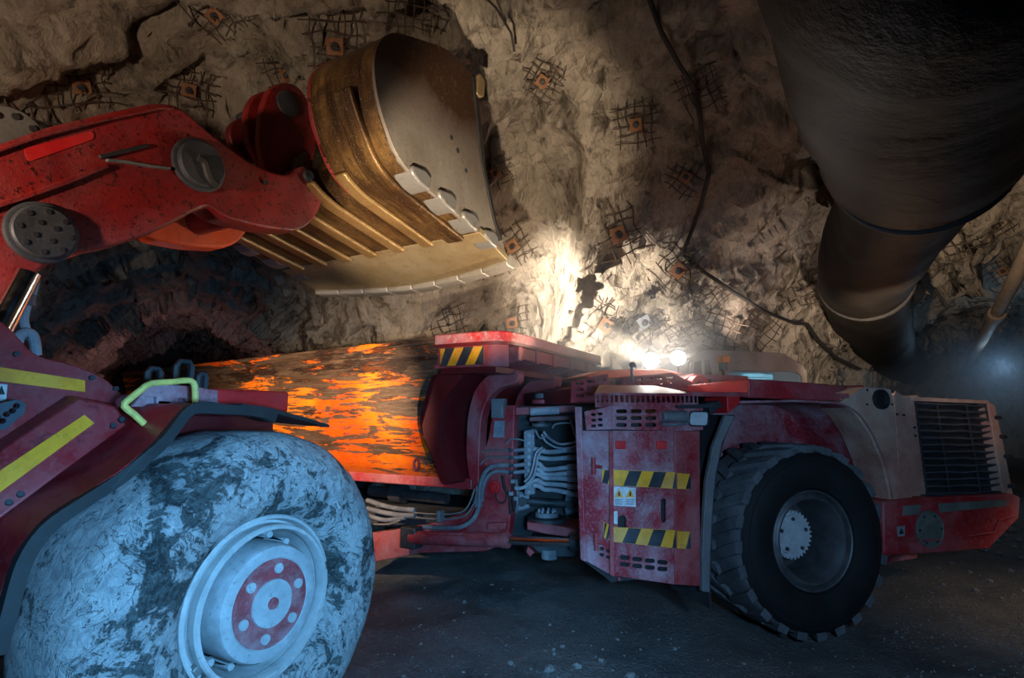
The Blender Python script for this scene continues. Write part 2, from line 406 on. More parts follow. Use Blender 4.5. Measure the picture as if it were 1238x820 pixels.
def haze_mat(name, dens, col, ctr, rad, k=1.6):
    m = bpy.data.materials.new(name); m.use_nodes = True; t = m.node_tree; t.nodes.remove(t.nodes['Principled BSDF'])
    v = t.nodes.new('ShaderNodeVolumeScatter'); v.inputs['Color'].default_value = (*col, 1); v.inputs['Anisotropy'].default_value = .2
    g = t.nodes.new('ShaderNodeTexGradient'); g.gradient_type = 'SPHERICAL'; c = t.nodes.new('ShaderNodeTexCoord'); t.links.new(c.outputs['Object'], g.inputs[0])
    nz = t.nodes.new('ShaderNodeTexNoise'); nz.inputs['Scale'].default_value = 2.2; nz.inputs['Detail'].default_value = 3; t.links.new(c.outputs['Object'], nz.inputs['Vector'])
    p = t.nodes.new('ShaderNodeMath'); p.operation = 'MULTIPLY'; t.links.new(g.outputs['Fac'], p.inputs[0]); t.links.new(nz.outputs['Fac'], p.inputs[1])
    q = t.nodes.new('ShaderNodeMath'); q.operation = 'MULTIPLY'; t.links.new(p.outputs[0], q.inputs[0]); q.inputs[1].default_value = dens * 2
    t.links.new(q.outputs[0], v.inputs['Density']); t.links.new(v.outputs[0], t.nodes['Material Output'].inputs['Volume'])
    return m
# ------------------------------------------------------------------ the drift: rock, floor
def h3(i, j, k, seed):
    n = (i.astype(np.int64) * 374761393 + j.astype(np.int64) * 668265263 + k.astype(np.int64) * 2147483647 + seed * 1274126177) & 0xffffffff
    n = ((n ^ (n >> 13)) * 1274126177) & 0xffffffff
    n = ((n ^ (n >> 16)) * 2246822519) & 0xffffffff
    return ((n ^ (n >> 15)) & 0xffffff) / float(0xffffff)
def vnoise(p, seed=0):
    i = np.floor(p).astype(np.int64); f = p - i; f = f * f * (3 - 2 * f); r = 0
    for dx in (0, 1):
        for dy in (0, 1):
            for dz in (0, 1):
                w = (f[:, 0] if dx else 1 - f[:, 0]) * (f[:, 1] if dy else 1 - f[:, 1]) * (f[:, 2] if dz else 1 - f[:, 2])
                r = r + w * h3(i[:, 0] + dx, i[:, 1] + dy, i[:, 2] + dz, seed)
    return r
def facet(p, seed=0, tilt=1.0):
    """fractured faces: each cell gets its own height and slope"""
    i = np.floor(p).astype(np.int64); best = np.full(len(p), 1e9); val = np.zeros(len(p))
    for dx in (-1, 0, 1):
        for dy in (-1, 0, 1):
            for dz in (-1, 0, 1):
                a, b, c = i[:, 0] + dx, i[:, 1] + dy, i[:, 2] + dz
                q = np.stack([a + h3(a, b, c, seed), b + h3(a, b, c, seed + 1), c + h3(a, b, c, seed + 2)], 1)
                d = p - q; e = (d * d).sum(1); m = e < best
                v = h3(a, b, c, seed + 3) - .5 + tilt * ((h3(a, b, c, seed + 4) - .5) * d[:, 0] + (h3(a, b, c, seed + 5) - .5) * d[:, 1] + (h3(a, b, c, seed + 6) - .5) * d[:, 2])
                val = np.where(m, v, val); best = np.where(m, e, best)
    return val
def horseshoe(w, h, n=9):
    pts = [(-w / 2, -.9), (w / 2, -.9)]
    for k in range(n + 1):
        a = PI * k / n
        pts.append((w / 2 * math.cos(a), h * .42 + h * .58 * math.sin(a)))
    return pts
def drift(bm, path):
    """path of (x, y, floor, width, height)"""
    rings = []; n = len(path)
    for i, (x, y, z, w, h) in enumerate(path):
        a = path[max(i - 1, 0)]; b = path[min(i + 1, n - 1)]
        d = Vector((b[0] - a[0], b[1] - a[1], 0)).normalized(); sd = Vector((d.y, -d.x, 0))
        rings.append([bm.verts.new(Vector((x, y, z)) + sd * u + Vector((0, 0, v))) for u, v in horseshoe(w, h)])
    for a, b in zip(rings, rings[1:]): loop_faces(bm, a, b)
    bm.faces.new(rings[0]); bm.faces.new(rings[-1])
def cavity():
    def sub(fn):
        b = BM(); fn(b); bmesh.ops.recalc_face_normals(b, faces=b.faces); m = bpy.data.meshes.new('t'); b.to_mesh(m); b.free(); return m
    bm = BM()
    def ell(b):
        bmesh.ops.create_uvsphere(b, u_segments=40, v_segments=24, radius=1, matrix=Matrix.Translation((-.2, 4.4, 1.2)) @ Matrix.Diagonal((6.2, 5.0, 5.5, 1)))
    parts = [lambda b: drift(b, [(.6, 2.5, 0, 6.0, 6.0), (-2.6, 5.4, 0, 5.8, 5.8), (-5.5, 9.4, 0, 5.6, 5.3), (-8.2, 13.8, .15, 5.5, 5.0), (-11.2, 18.6, .4, 5.4, 4.8), (-14.8, 24, .75, 5.3, 4.7), (-19, 30, 1.1, 5.2, 4.6)]),
             lambda b: drift(b, [(-.5, 3.5, 0, 6.4, 6.0), (3.4, 5.2, 0, 6.6, 6.1), (7.2, 7.8, 0, 6.4, 5.7), (10.4, 11.2, 0, 5.8, 5.2), (13.4, 15.2, 0, 5.5, 5.0), (17.5, 20.5, .1, 5.4, 4.9), (21.5, 26, .2, 5.3, 4.8)]),
             lambda b: drift(b, [(-.6, -5, 0, 8.5, 6.0), (-.4, 0, 0, 8.5, 6.2), (0, 5, 0, 7.5, 6.3)]), ell]
    for p in parts: bm.from_mesh(sub(p))
    me = bpy.data.meshes.new('rock'); bm.to_mesh(me); bm.free()
    o = bpy.data.objects.new('rock', me); COL.objects.link(o)
    r = o.modifiers.new('r', 'REMESH'); r.mode = 'VOXEL'; r.voxel_size = VOX
    dg = bpy.context.evaluated_depsgraph_get(); ev = o.evaluated_get(dg)
    m2 = bpy.data.meshes.new_from_object(ev); bpy.data.objects.remove(o)
    n = len(m2.vertices); co = np.empty(n * 3); no = np.empty(n * 3)
    m2.vertices.foreach_get('co', co); m2.vertices.foreach_get('normal', no)
    co = co.reshape(-1, 3); no = no.reshape(-1, 3)
    a = np.array([.5, .25, .75]); a /= np.linalg.norm(a)
    q = co - np.outer(co @ a, a) * .62
    warp = np.stack([vnoise(co / .8, 30 + k) - .5 for k in range(3)], 1)
    q = q + warp * .35
    d = (vnoise(co / 2.6, 1) - .5) * .75 + (vnoise(co / 1.1, 2) - .5) * .3
    rough = np.clip(.35 + 1.3 * vnoise(co / 2.2, 9), .35, 1.35)
    d = d + rough * (facet(q / 1.1, 11) * .55 + facet(q / .45, 12) * .24 + facet(q / .21, 13) * .10)
    # a standing rib of rock on the nose between the drifts, with a hollow beside it
    uu = 619 + FPX * co[:, 0] / np.maximum(co[:, 1], .5); on = (co[:, 1] > 6.5) & (co[:, 1] < 11.5); m = vnoise(co / .9, 21) - .5
    ribc = 690 + (co[:, 2] - 4.2) * 14 + m * 50
    rib = np.where(uu < ribc, np.exp(-((uu - ribc) / 16.) ** 2), np.exp(-((uu - ribc) / 75.) ** 2)) * np.clip((6.4 - co[:, 2]) / 1.2, 0, 1)
    hol = np.exp(-((uu - ribc + 62) / 34.) ** 2) * np.clip((co[:, 2] - 2.2) / 1, 0, 1)
    d = d + np.where(on, -.7 * rib + .55 * hol, 0)
    co = co + no * d[:, None]
    # ease the lower walls so they meet the floor
    m2.vertices.foreach_set('co', co.ravel()); m2.update()
    return m2
VOX = 0.085
def split_rock(me):
    bm = BM(); bm.from_mesh(me); bmesh.ops.reverse_faces(bm, faces=bm.faces); bm.normal_update()
    groups = {}
    for f in bm.faces:
        c = f.calc_center_median()
        if c.z < -.3: k = None
        elif c.z > 3.9 + .25 * math.sin(c.x * 1.7) + .2 * math.sin(c.y * 2.3): k = 'ceiling'
        elif c.y < .6: k = 'wall_front'
        elif c.x < -.55 * (c.y - 1) - .2 and c.y < 60:
            k = 'wall_left'
        elif c.x > .85 * c.y - .4: k = 'wall_right'
        else: k = 'wall_back'
        groups.setdefault(k, []).append(f.index)
    bm.free()
    nf = len(me.polygons)
    lt = np.empty(len(me.loops), dtype=np.int32); me.loops.foreach_get('vertex_index', lt)
    co = np.empty(len(me.vertices) * 3); me.vertices.foreach_get('co', co); co = co.reshape(-1, 3)
    quads = lt.reshape(-1, 4)
    for k, idx in groups.items():
        if k is None: continue
        qd = quads[np.array(idx)][:, ::-1]
        u, inv = np.unique(qd, return_inverse=True)
        m = bpy.data.meshes.new(k); m.from_pydata(co[u].tolist(), [], inv.reshape(-1, 4).tolist()); m.materials.append(M['rock'])
        for p in m.polygons: p.use_smooth = True
        o = bpy.data.objects.new(k, m); COL.objects.link(o); o['kind'] = 'structure'
rock = cavity()
ROCK_V = np.empty(len(rock.vertices) * 3); rock.vertices.foreach_get('co', ROCK_V); ROCK_V = ROCK_V.reshape(-1, 3)
_q = np.empty(len(rock.loops), dtype=np.int32); rock.loops.foreach_get('vertex_index', _q)
TREE = BVHTree.FromPolygons([Vector(v) for v in ROCK_V], _q.reshape(-1, 4).tolist())
split_rock(rock); bpy.data.meshes.remove(rock)
def on_rock(u, v):
    d = ray(u, v).normalized()
    hit = TREE.ray_cast(CAM + d * .6, d)
    return hit[0], hit[1]
def rock_point(u, v, spread=14):
    """point and averaged facing of the rock seen in that direction"""
    p, _ = on_rock(u, v); n = Vector()
    for du, dv in ((0, 0), (spread, 0), (-spread, 0), (0, spread), (0, -spread), (spread, spread), (-spread, -spread)):
        q, m = on_rock(u + du, v + dv)
        if q is None: continue
        if m.dot(CAM - q) < 0: m = -m
        n += m
    return p, n.normalized()
def fbm2(x, y, s):
    p = np.stack([x, y, np.zeros_like(x)], 1); return vnoise(p / s, 5)
def floor_z(x, y):
    x = np.atleast_1d(np.asarray(x, float)); y = np.atleast_1d(np.asarray(y, float))
    return (fbm2(x, y, 1.7) - .5) * .10 + (fbm2(x, y, .5) - .5) * .05 + (fbm2(x + 50, y, .16) - .5) * .022 - .005 + np.clip(-x - 7.5, 0, 20) * .09
def build_floor():
    xs = np.concatenate([np.arange(-22, -4, .5), np.arange(-4, 8.5, .075), np.arange(8.5, 24, .4)])
    ys = np.concatenate([np.arange(-6.5, 1, .4), np.arange(1, 10, .075), np.arange(10, 32, .4)])
    X, Y = np.meshgrid(xs, ys); Z = floor_z(X.ravel(), Y.ravel())
    nx = len(xs); ny = len(ys)
    V = np.stack([X.ravel(), Y.ravel(), Z], 1)
    i = np.arange(nx - 1)[None, :] + np.arange(ny - 1)[:, None] * nx; i = i.ravel()
    Fq = np.stack([i, i + 1, i + nx + 1, i + nx], 1)
    m = bpy.data.meshes.new('floor'); m.from_pydata(V.tolist(), [], Fq.tolist()); m.materials.append(M['ground'])
    for p in m.polygons: p.use_smooth = True
    o = bpy.data.objects.new('floor', m); COL.objects.link(o); o['kind'] = 'structure'
build_floor()
# ------------------------------------------------------------------ the loader
LD = empty('underground_loader', L.o, L.a, 'red loader with mud-caked wheel, its steel bucket raised over the truck', 'loader')
RL = .95
def build_loader():
    P = LD
    # --- front wheel: smooth mud-caked tyre with rim and planetary hub
    bm = BM()
    prof = [(-.02, .462), (.03, .49), (.085, .56), (.112, .66), (.11, .75), (.08, .835), (.015, .905), (-.05, .94), (-.16, .958), (-.35, .963), (-.54, .958), (-.64, .93), (-.71, .87), (-.76, .78), (-.77, .68), (-.74, .56), (-.68, .46)]
    pr = smooth_path([(a, b, 0) for a, b in prof], 3)
    lathe(bm, L, 0, RL, [(p.x, p.y) for p in pr], 220)
    vs = list(bm.verts); C = np.array([v.co for v in vs])
    d = (vnoise(C / .22, 3) - .5) * .018 + (vnoise(C / .07, 4) - .5) * .011
    ax = L.w(0, -.35, RL)
    for v, k in zip(vs, d):
        q = v.co - ax; v.co += q.normalized() * float(k)
        if v.co.z < .0: v.co.z = .0
    tyre = obj('tyre', bm, M['mud'], P, smooth=60)
    bm = BM()
    lathe(bm, L, 0, RL, [(-.1, .470), (.012, .474), (.02, .466), (.02, .452), (.0, .446), (-.035, .438), (-.03, .425), (.005, .418), (.01, .41), (-.02, .40), (-.15, .395), (-.3, .39)], 96)
    rim = obj('rim', bm, M['rim_white'], tyre, smooth=30)
    bm = BM(); lathe(bm, L, 0, RL, [(.0, .424), (.055, .425), (.068, .416), (.068, .398), (.05, .390), (.0, .390)], 96)
    obj('lock_ring', bm, M['rim_white'], tyre, smooth=30)
    for ang in (212, 224, 236, 12):
        bm = BM(); a = math.radians(ang)
        c = L.w(.44 * math.cos(a), .015, RL + .44 * math.sin(a)); rad = (L.f * math.cos(a) + Vector((0, 0, 1)) * math.sin(a)); tg = (L.f * -math.sin(a) + Vector((0, 0, 1)) * math.cos(a))
        bmesh.ops.create_cube(bm, size=1, matrix=Matrix.Translation(c) @ Matrix((rad, tg, L.n)).transposed().to_4x4() @ Matrix.Diagonal((.036, .05, .04, 1)))
        obj('rim_lug', bm, M['bare_steel'], tyre, .006)
    bm = BM(); lathe(bm, L, 0, RL, [(-.28, .0), (-.28, .39)], 64); lathe(bm, L, 0, RL, [(-.29, .345), (-.10, .345)], 64)
    obj('hub_flange', bm, M['black'], tyre)
    for k in range(16):
        a = 2 * PI * k / 16 + .1; bm = BM()
        cyl(bm, L.w(.352 * math.cos(a), -.28, RL + .352 * math.sin(a)), L.w(.352 * math.cos(a), -.09, RL + .352 * math.sin(a)), .022, seg=6)
        obj('wheel_nut', bm, M['hub_pale'], tyre)
    bm = BM(); lathe(bm, L, 0, RL, [(-.29, .318), (-.02, .318), (.06, .314), (.082, .304), (.088, .288), (.088, .245), (.082, .24), (.082, 0)], 80)
    hub = obj('planetary_hub', bm, M['hub_pale'], tyre, smooth=35)
    bm = BM(); lathe(bm, L, 0, RL, [(.08, .238), (.091, .236), (.091, .0)], 64); obj('red_hub_ring', bm, M['cap_red'], tyre, label='red painted ring of the hub cap')
    bm = BM(); lathe(bm, L, 0, RL, [(.088, .130), (.102, .127), (.102, .0)], 48); obj('hub_disc', bm, M['hub_pale'], tyre, label='pale disc in the middle of the hub')
    bm = BM(); lathe(bm, L, 0, RL, [(.10, .034), (.11, .032), (.11, .0)], 24); obj('hub_plug', bm, M['cap_red'], tyre)
    for k in range(6):
        a = 2 * PI * k / 6 + .35; bm = BM(); c = (.185 * math.cos(a), RL + .185 * math.sin(a))
        cyl(bm, L.w(c[0], .08, c[1]), L.w(c[0], .101, c[1]), .03, .027, 18)
        obj('hub_cap_bolt', bm, M['hub_pale'], tyre)
    # far front wheel
    bm = BM(); lathe(bm, L, 0, RL, [(-2.9 - a, b) for a, b in prof], 64); far = obj('tyre', bm, M['mud'], P, smooth=60)
    bm = BM(); lathe(bm, L, 0, RL, [(-2.95, 0), (-2.95, .46)], 48); obj('rim', bm, M['rim_white'], far)
    bm = BM(); cyl(bm, L.w(0, -.3, RL), L.w(0, -2.7, RL), .26); obj('axle', bm, M['dark_steel'], P)
    # --- frame and body sides
    bm = BM()
    side = L.trs([(-60, 352), (8, 392), (42, 430), (96, 443), (128, 458), (153, 482), (160, 520), (60, 620), (-60, 640)], -.62)
    prism(bm, L, rnd(side, .05, 3), -.62, -2.4)
    fr = obj('front_frame', bm, M['loader_red'], P, .012)
    bm = BM()   # sloped guard box above the fender
    top = [(-45, 571), (97, 481), (140, 493)]; bot = [(-45, 662), (152, 514), (150, 505)]
    a = [L.tr(u, v, -.42) for u, v in [(-45, 574), (97, 481), (141, 492)]]; b = [L.tr(u, v, -.30) for u, v in [(-45, 662), (60, 583), (153, 514)]]
    a2 = [L.tr(u, v, -.62) for u, v in [(-45, 560), (80, 478), (141, 488)]]
    rows = []
    for row, o in ((a2, -.62), (a, -.42), (b, -.30), ([(s, z - .06) for s, z in b], -.66)):
        rows.append([bm.verts.new(L.w(s, o, z)) for s, z in row])
    for r1, r2 in zip(rows, rows[1:] + rows[:1]): loop_faces(bm, r1, r2, False)
    for k in (0, 2): bm.faces.new([r[k] for r in rows])
    guard = obj('guard_panel', bm, M['loader_red'], P, .012)
    def on_guard(u, v, lift=.006):   # point on the sloped face of the guard
        p0, p1, p2 = L.w(*[a[0][0], -.42, a[0][1]]), L.w(a[1][0], -.42, a[1][1]), L.w(b[1][0], -.30, b[1][1])
        nn = (p1 - p0).cross(p2 - p0).normalized()
        if nn.dot(CAM - p0) < 0: nn = -nn
        r = ray(u, v); t = (p0 - CAM).dot(nn) / r.dot(nn); return CAM + r * t + nn * lift, nn
    def patch(name, pts, mat, parent, lift=.005, th=.004, label=None):
        bm = BM(); q = [on_guard(u, v, lift) for u, v in pts]; vs = [bm.verts.new(p) for p, _ in q]; w2 = [bm.verts.new(p - nn * (th + .01)) for p, nn in q]
        bm.faces.new(vs); bm.faces.new(w2); loop_faces(bm, vs, w2); return obj(name, bm, mat, parent, label=label)
    patch('reflective_stripe', [(-40, 596), (-40, 625), (114, 512), (102, 502)], M['yellow'], guard, label='long yellow stripe low on the guard panel')
    for u, v in ((11, 608), (25, 598), (137, 515), (147, 508)):
        bm = BM(); p, nn = on_guard(u, v, .0); cyl(bm, p - nn * .01, p + nn * .014, .017, .013, 10); obj('guard_bolt', bm, M['dark_steel'], guard)
    bm = BM(); prism(bm, L, L.trs([(0, 444), (0, 461), (103, 474), (103, 460)], -.61), -.61, -.63)
    obj('reflective_stripe', bm, M['yellow'], fr, label='short yellow stripe on the frame side')
    bm = BM(); prism(bm, L, L.trs([(-22, 463), (-22, 494), (6, 496), (9, 465)], -.61), -.608, -.63); lab = obj('warning_label', bm, [M['label_white']], fr, label='small white label with a black warning triangle')
    bm = BM(); prism(bm, L, L.trs([(-3, 477), (6, 477), (2, 466)], -.606), -.605, -.612); obj('warning_triangle', bm, M['black'], lab)
    bm = BM(); outer = L.trs([(-30, 521), (-30, 496), (20, 483), (32, 489), (30, 499), (6, 520)], -.40)
    holes = [circ(*L.tr(u, v, -.40), .014, 10) for u, v in ((-16, 506), (-4, 504), (3, 509), (8, 501), (15, 497), (20, 491), (-6, 514))]
    holed(bm, L, outer, holes, -.40, -.44); obj('perforated_step', bm, M['pin_steel'], P, label='grey perforated steel step')
    for u, v in ((111, 457), (20, 428), (140, 470)):
        bm = BM(); s, z = L.tr(u, v, -.61); cyl(bm, L.w(s, -.63, z), L.w(s, -.6, z), .014, seg=10)
        obj('frame_bolt', bm, M['dark_steel'], fr)
    # --- fender over the wheel
    edge = L.trs([(-16, 790), (2, 705), (16, 668), (52, 628), (100, 598), (150, 566), (186, 536), (208, 508), (224, 489), (262, 488), (304, 489), (330, 499)], .02)
    n0 = len(edge); jig = [(s + random.uniform(-.012, .012), z + random.uniform(-.012, .012)) for s, z in edge]
    bm = BM(); strip(bm, L, rnd(jig, .08, 3, False), .02, -.75, .02); fend = obj('fender', bm, M['loader_red'], P)
    bm = BM(); strip(bm, L, [(s, z - .0) for s, z in rnd(jig, .1, 3, False)], .055, .018, .055)
    for v in bm.verts:
        k = vnoise(np.array([v.co]) / .16, 8)[0] - .5; v.co += L.n * float(k) * .07 + Vector((0, 0, float(k) * .02))
    obj('fender_edge', bm, M['black'], fend, smooth=50, label='battered dark steel edge of the fender')
    flap = L.trs([(290, 487), (325, 492), (358, 500), (396, 515)], -.02)
    bm = BM(); strip(bm, L, flap, .0, -.72, .022)
    for v in bm.verts:
        s, o, z = L.so(v.co); v.co += Vector((0, 0, .05 * (vnoise(np.array([v.co]) / .2, 6)[0] - .5) + .10 * (-o) * max(0, s - flap[0][0])))
    obj('front_flap', bm, M['black'], fend, label='bent dark flap at the front of the fender')
    bm = BM(); prism(bm, L, L.trs([(-40, 700), (-20, 640), (60, 610), (130, 560), (200, 505), (330, 500), (330, 560), (120, 700)], -.8), -.80, -.84); obj('wheel_well', bm, M['deep_red'], P)
    # lamp bracket on the fender
    zt = jig[8][1]; s0 = L.tr(165, 490, -.4)[0]
    bm = BM(); br = L.trs([(160, 492), (180, 466), (196, 464), (240, 468), (264, 472), (264, 492)], -.38)
    wins = [L.trs([(172, 488), (178, 480), (190, 480), (190, 490)], -.38), L.trs([(205, 490), (212, 482), (224, 482), (229, 490)], -.38)]
    holed(bm, L, br, wins, -.38, -.42)
    sA = min(p[0] for p in br); sB = max(p[0] for p in br); zA = min(p[1] for p in br); zB = max(p[1] for p in br)
    fbox(bm, L, sA + .05, sB, -.42, -.7, zA, zB - .06); lb = obj('lamp_bracket', bm, M['truck_dust'], P, .008)
    for u, v, w_, h_ in ((186, 458, 6, 14), (222, 452, 8, 18), (244, 462, 4, 12)):
        s, z = L.tr(u, v, -.5); bm = BM(); k = .0058
        tube(bm, [L.w(s - w_ * k, -.5, z - h_ * k), L.w(s - w_ * k, -.5, z + h_ * k * .4), L.w(s - w_ * k * .6, -.5, z + h_ * k * .7), L.w(s + w_ * k * .6, -.5, z + h_ * k * .7), L.w(s + w_ * k, -.5, z + h_ * k * .4), L.w(s + w_ * k, -.5, z - h_ * k)], .02, 6)
        obj('lamp_guard', bm, M['black'], lb)
    bm = BM(); fbox(bm, L, sB - .02, sB + .55, -.42, -.8, zA - .03, zA + .12); obj('fender_box', bm, M['bright_red'], P, .02)
    bm = BM(); hr = [(176, 514), (162, 501), (150, 491), (155, 484), (170, 472), (182, 464), (206, 462), (226, 460), (234, 463), (236, 472), (236, 487)]
    tube(bm, [L.w(*(lambda q: (q[0], -.2, q[1]))(L.tr(u, v, -.2))) for u, v in hr], .017, 10, smooth=2); obj('grab_rail', bm, M['lime'], P, label='yellow green bent grab rail')
    # --- boom: two arms with a Z bend
    arm_px = [(-70, 200), (-30, 184), (60, 153), (130, 136), (186, 124), (212, 126), (228, 137), (258, 164), (300, 195), (326, 207), (345, 212), (359, 208), (368, 199), (380, 215), (391, 232), (388, 252), (374, 273), (356, 280), (318, 276), (275, 265), (250, 250), (234, 256), (214, 268), (180, 284), (138, 298), (95, 306), (62, 318), (44, 331), (28, 346), (10, 372), (-20, 410), (-80, 420)]
    arm = L.trs(arm_px, -.9)
    arm_r = rnd(arm, [.0, .02, .03, .03, .12, .12, .05, .05, .05, .04, .05, .06, .04, .04, .08, .08, .08, .05, .05, .05, .03, .04, .05, .05, .05, .05, .04, .04, .04, .05, .05, 0], 3)
    bm = BM(); prism(bm, L, arm_r, -.9, -1.12); boom = obj('boom_arm', bm, M['boom_red'], P, .022, segs=3)
    bm = BM(); prism(bm, L, arm_r, -1.88, -2.10); obj('boom_arm', bm, M['arm_orange'], P, .022, label='far boom arm, scraped red with warm light in its colour')
    sx, sz = L.tr(240, 200, -.9)
    bm = BM(); cyl(bm, L.w(-.35, -1.1, sz + .02), L.w(-.35, -1.9, sz + .02), .17); cyl(bm, L.w(.55, -1.1, 3.72), L.w(.55, -1.9, 3.72), .12); obj('boom_cross_tube', bm, M['boom_red'], P)
    def ridge(pts, off, r, name, mat, par, th=.025):
        bm = BM(); line = L.trs(pts, off); strip(bm, L, line, off + th, off - .01, r); return obj(name, bm, mat, par, .004)
    ridge([(-60, 262), (20, 238), (80, 217), (126, 198)], -.9, .028, 'boom_rib', M['boom_red'], boom)
    ridge([(118, 188), (148, 181), (176, 174)], -.9, .022, 'boom_rib', M['dark_steel'], boom, .02)
    ridge([(-60, 200), (40, 166), (120, 145), (190, 130), (208, 131)], -.9, .016, 'boom_rib', M['boom_red'], boom)
    ridge([(205, 206), (180, 203), (150, 198), (128, 196)], -.9, .018, 'grease_line', M['grey_steel'], boom)
    bm = BM(); prism(bm, L, rnd(L.trs([(28, 180), (112, 158), (114, 168), (34, 196)], -.9), .02, 2), -.896, -.91); obj('reflector_patch', bm, M['bright_red'], boom, label='bright red reflector patch')
    def pin(u, v, r, off, name, mat, parent, holes=0, depth=.05, lab=None):
        s, z = L.tr(u, v, off); bm = BM()
        lathe(bm, L, s, z, [(off - .02, r * 1.16), (off + .018, r * 1.16), (off + .024, r * 1.1), (off + .024, r), (off + depth, r), (off + depth + .008, r * .94), (off + depth + .008, 0)], 40)
        o = obj(name, bm, mat, parent, label=lab)
        for k in range(holes):
            a = 2 * PI * k / (holes - 4) if k < holes - 4 else 2 * PI * (k - holes + 4) / 4 + .6
            q = r * (.78 if k < holes - 4 else .36); c = (s + q * math.cos(a), z + q * math.sin(a)); bm = BM()
            cyl(bm, L.w(c[0], off + depth, c[1]), L.w(c[0], off + depth + .014, c[1]), r * .1, seg=12); obj('cap_bolt', bm, M['dark_steel'], o)
        return o
    pin(240, 200, .165, -.9, 'pin_cap', M['pin_steel'], boom, 0, .055, 'large dark pin cap in the elbow')
    s, z = L.tr(240, 200, -.9); bm = BM(); tube(bm, [L.w(s - .05, -.825, z + .02), L.w(s, -.82, z), L.w(s + .04, -.82, z - .09), L.w(s + .1, -.825, z - .13)], .03, 8, smooth=3); obj('pin_retainer', bm, M['dark_steel'], boom)
    pin(50, 282, .15, -.9, 'pin_cap', M['pin_steel'], boom, 12, .045, 'bolted dark pin cap at the low end')
    pin(372, 213, .045, -.9, 'small_pin', M['pin_steel'], boom, 0, .02)
    pin(320, 221, .017, -.9, 'grease_plug', M['dark_steel'], boom, 0, .02)
    s, z = L.tr(14, 165, -1.5); bm = BM(); lathe(bm, L, s, z, [(-1.62, .19), (-1.5, .19), (-1.49, .18), (-1.49, 0)], 40); dl = obj('tilt_pin_plate', bm, M['bare_steel'], P, label='pale bolted pin plate behind the boom')
    for k in range(8):
        a = 2 * PI * k / 8; bm = BM(); c = (s + .13 * math.cos(a), z + .13 * math.sin(a)); cyl(bm, L.w(c[0], -1.49, c[1]), L.w(c[0], -1.475, c[1]), .022, seg=8); obj('cap_bolt', bm, M['dark_steel'], dl)
    bm = BM(); tube(bm, [L.w(s - .2, -1.55, z + .12), L.w(s + .3, -1.55, z + .12), L.w(s + .95, -1.55, z + .06)], .06, 12); obj('tilt_cylinder', bm, M['dark_steel'], P)
    # bucket links and lugs
    for (pts, o0, o1, m) in (([(322, 210), (314, 170), (317, 130), (326, 106), (344, 98), (362, 104), (378, 130), (384, 170), (376, 215), (350, 222)], -1.22, -1.30, 'boom_red'),
                             ([(318, 205), (300, 170), (297, 135), (307, 114), (325, 108), (350, 120), (365, 160), (350, 215)], -1.46, -1.54, 'boom_red'),
                             ([(300, 195), (280, 175), (276, 155), (288, 142), (305, 141), (330, 160), (340, 200)], -1.75, -1.83, 'deep_red')):
        q = rnd(L.trs(pts, o0), .09, 4); bm = BM(); prism(bm, L, q, o0, o1); obj('bucket_link', bm, M[m], P, .015)
    s, z = L.tr(347, 126, -1.22); bm = BM(); lathe(bm, L, s, z, [(-1.25, .115), (-1.2, .115), (-1.195, .105), (-1.195, .0)], 32); cyl(bm, L.w(s, -1.2, z), L.w(s, -1.85, z), .085); obj('link_pin', bm, M['pin_steel'], P, label='dark link pin behind the bucket')
    bm = BM(); q = L.trs([(352, 228), (360, 190), (372, 182), (376, 214)], -1.12); prism(bm, L, q, -1.14, -1.2); obj('lug_stiffener', bm, M['grey_steel'], P, .01)
    # lift cylinder rod and hoses under the boom
    a_ = L.w(*(lambda q: (q[0], -.8, q[1]))(L.tr(35, 330, -.8))); b_ = L.w(*(lambda q: (q[0], -.8, q[1]))(L.tr(-14, 424, -.8)))
    bm = BM(); cyl(bm, a_, b_, .055, seg=28); obj('lift_cylinder_rod', bm, M['chrome'], P, label='polished chrome lift cylinder rod')
    bm = BM(); h = [(43, 336), (40, 352), (33, 368), (29, 386), (33, 402), (40, 415), (42, 440)]; tube(bm, [L.w(q[0], -.9, q[1]) for q in L.trs(h, -.9)], .022, 10, smooth=4); obj('hydraulic_hose', bm, M['pale_hose'], P, label='pale dusty hydraulic hose')
    bm = BM(); h = [(20, 420), (24, 406), (33, 402), (41, 408), (44, 430)]; tube(bm, [L.w(q[0], -.85, q[1]) for q in L.trs(h, -.85)], .026, 10, smooth=4); obj('hydraulic_hose', bm, M['pale_hose'], P)
    bm = BM(); s, z = L.tr(32, 363, -.9); cyl(bm, L.w(s - .0, -.9, z - .03), L.w(s, -.9, z + .03), .042); obj('hose_clamp', bm, M['grey_steel'], P)
    # --- bucket
    prof = [(2.03, 5.32), (1.54, 5.33), (.77, 5.0), (.60, 4.72), (.66, 4.37), (.88, 4.03), (1.12, 3.92), (2.30, 3.71), (2.72, 3.585)]
    pl = rnd(prof, [0, .2, .3, .25, .3, .25, .15, .05, 0], 5, False)
    bm = BM(); strip(bm, L, pl, .09, -.62, -.05)
    bk = obj('bucket', bm, M['bucket'], P, .008)
    mid = rnd([(1.75, 4.66), (1.42, 4.6), (1.2, 4.35), (1.12, 4.05), (1.26, 3.893), (2.30, 3.71), (2.72, 3.585)], [0, .1, .15, .15, .12, .05, 0], 5, False)
    bm = BM(); strip(bm, L, mid, -.58, -2.7, -.05); obj('bucket_floor', bm, M['bucket'], bk, .008)
    sp = rnd([(2.03, 5.32), (1.54, 5.34), (.77, 5.01), (.60, 4.72), (.66, 4.37), (.88, 4.03), (1.12, 3.92), (2.30, 3.71), (2.66, 3.60), (2.42, 4.0), (2.2, 4.48)], [.06, .2, .3, .25, .3, .25, .15, .05, .03, .1, .1], 5)
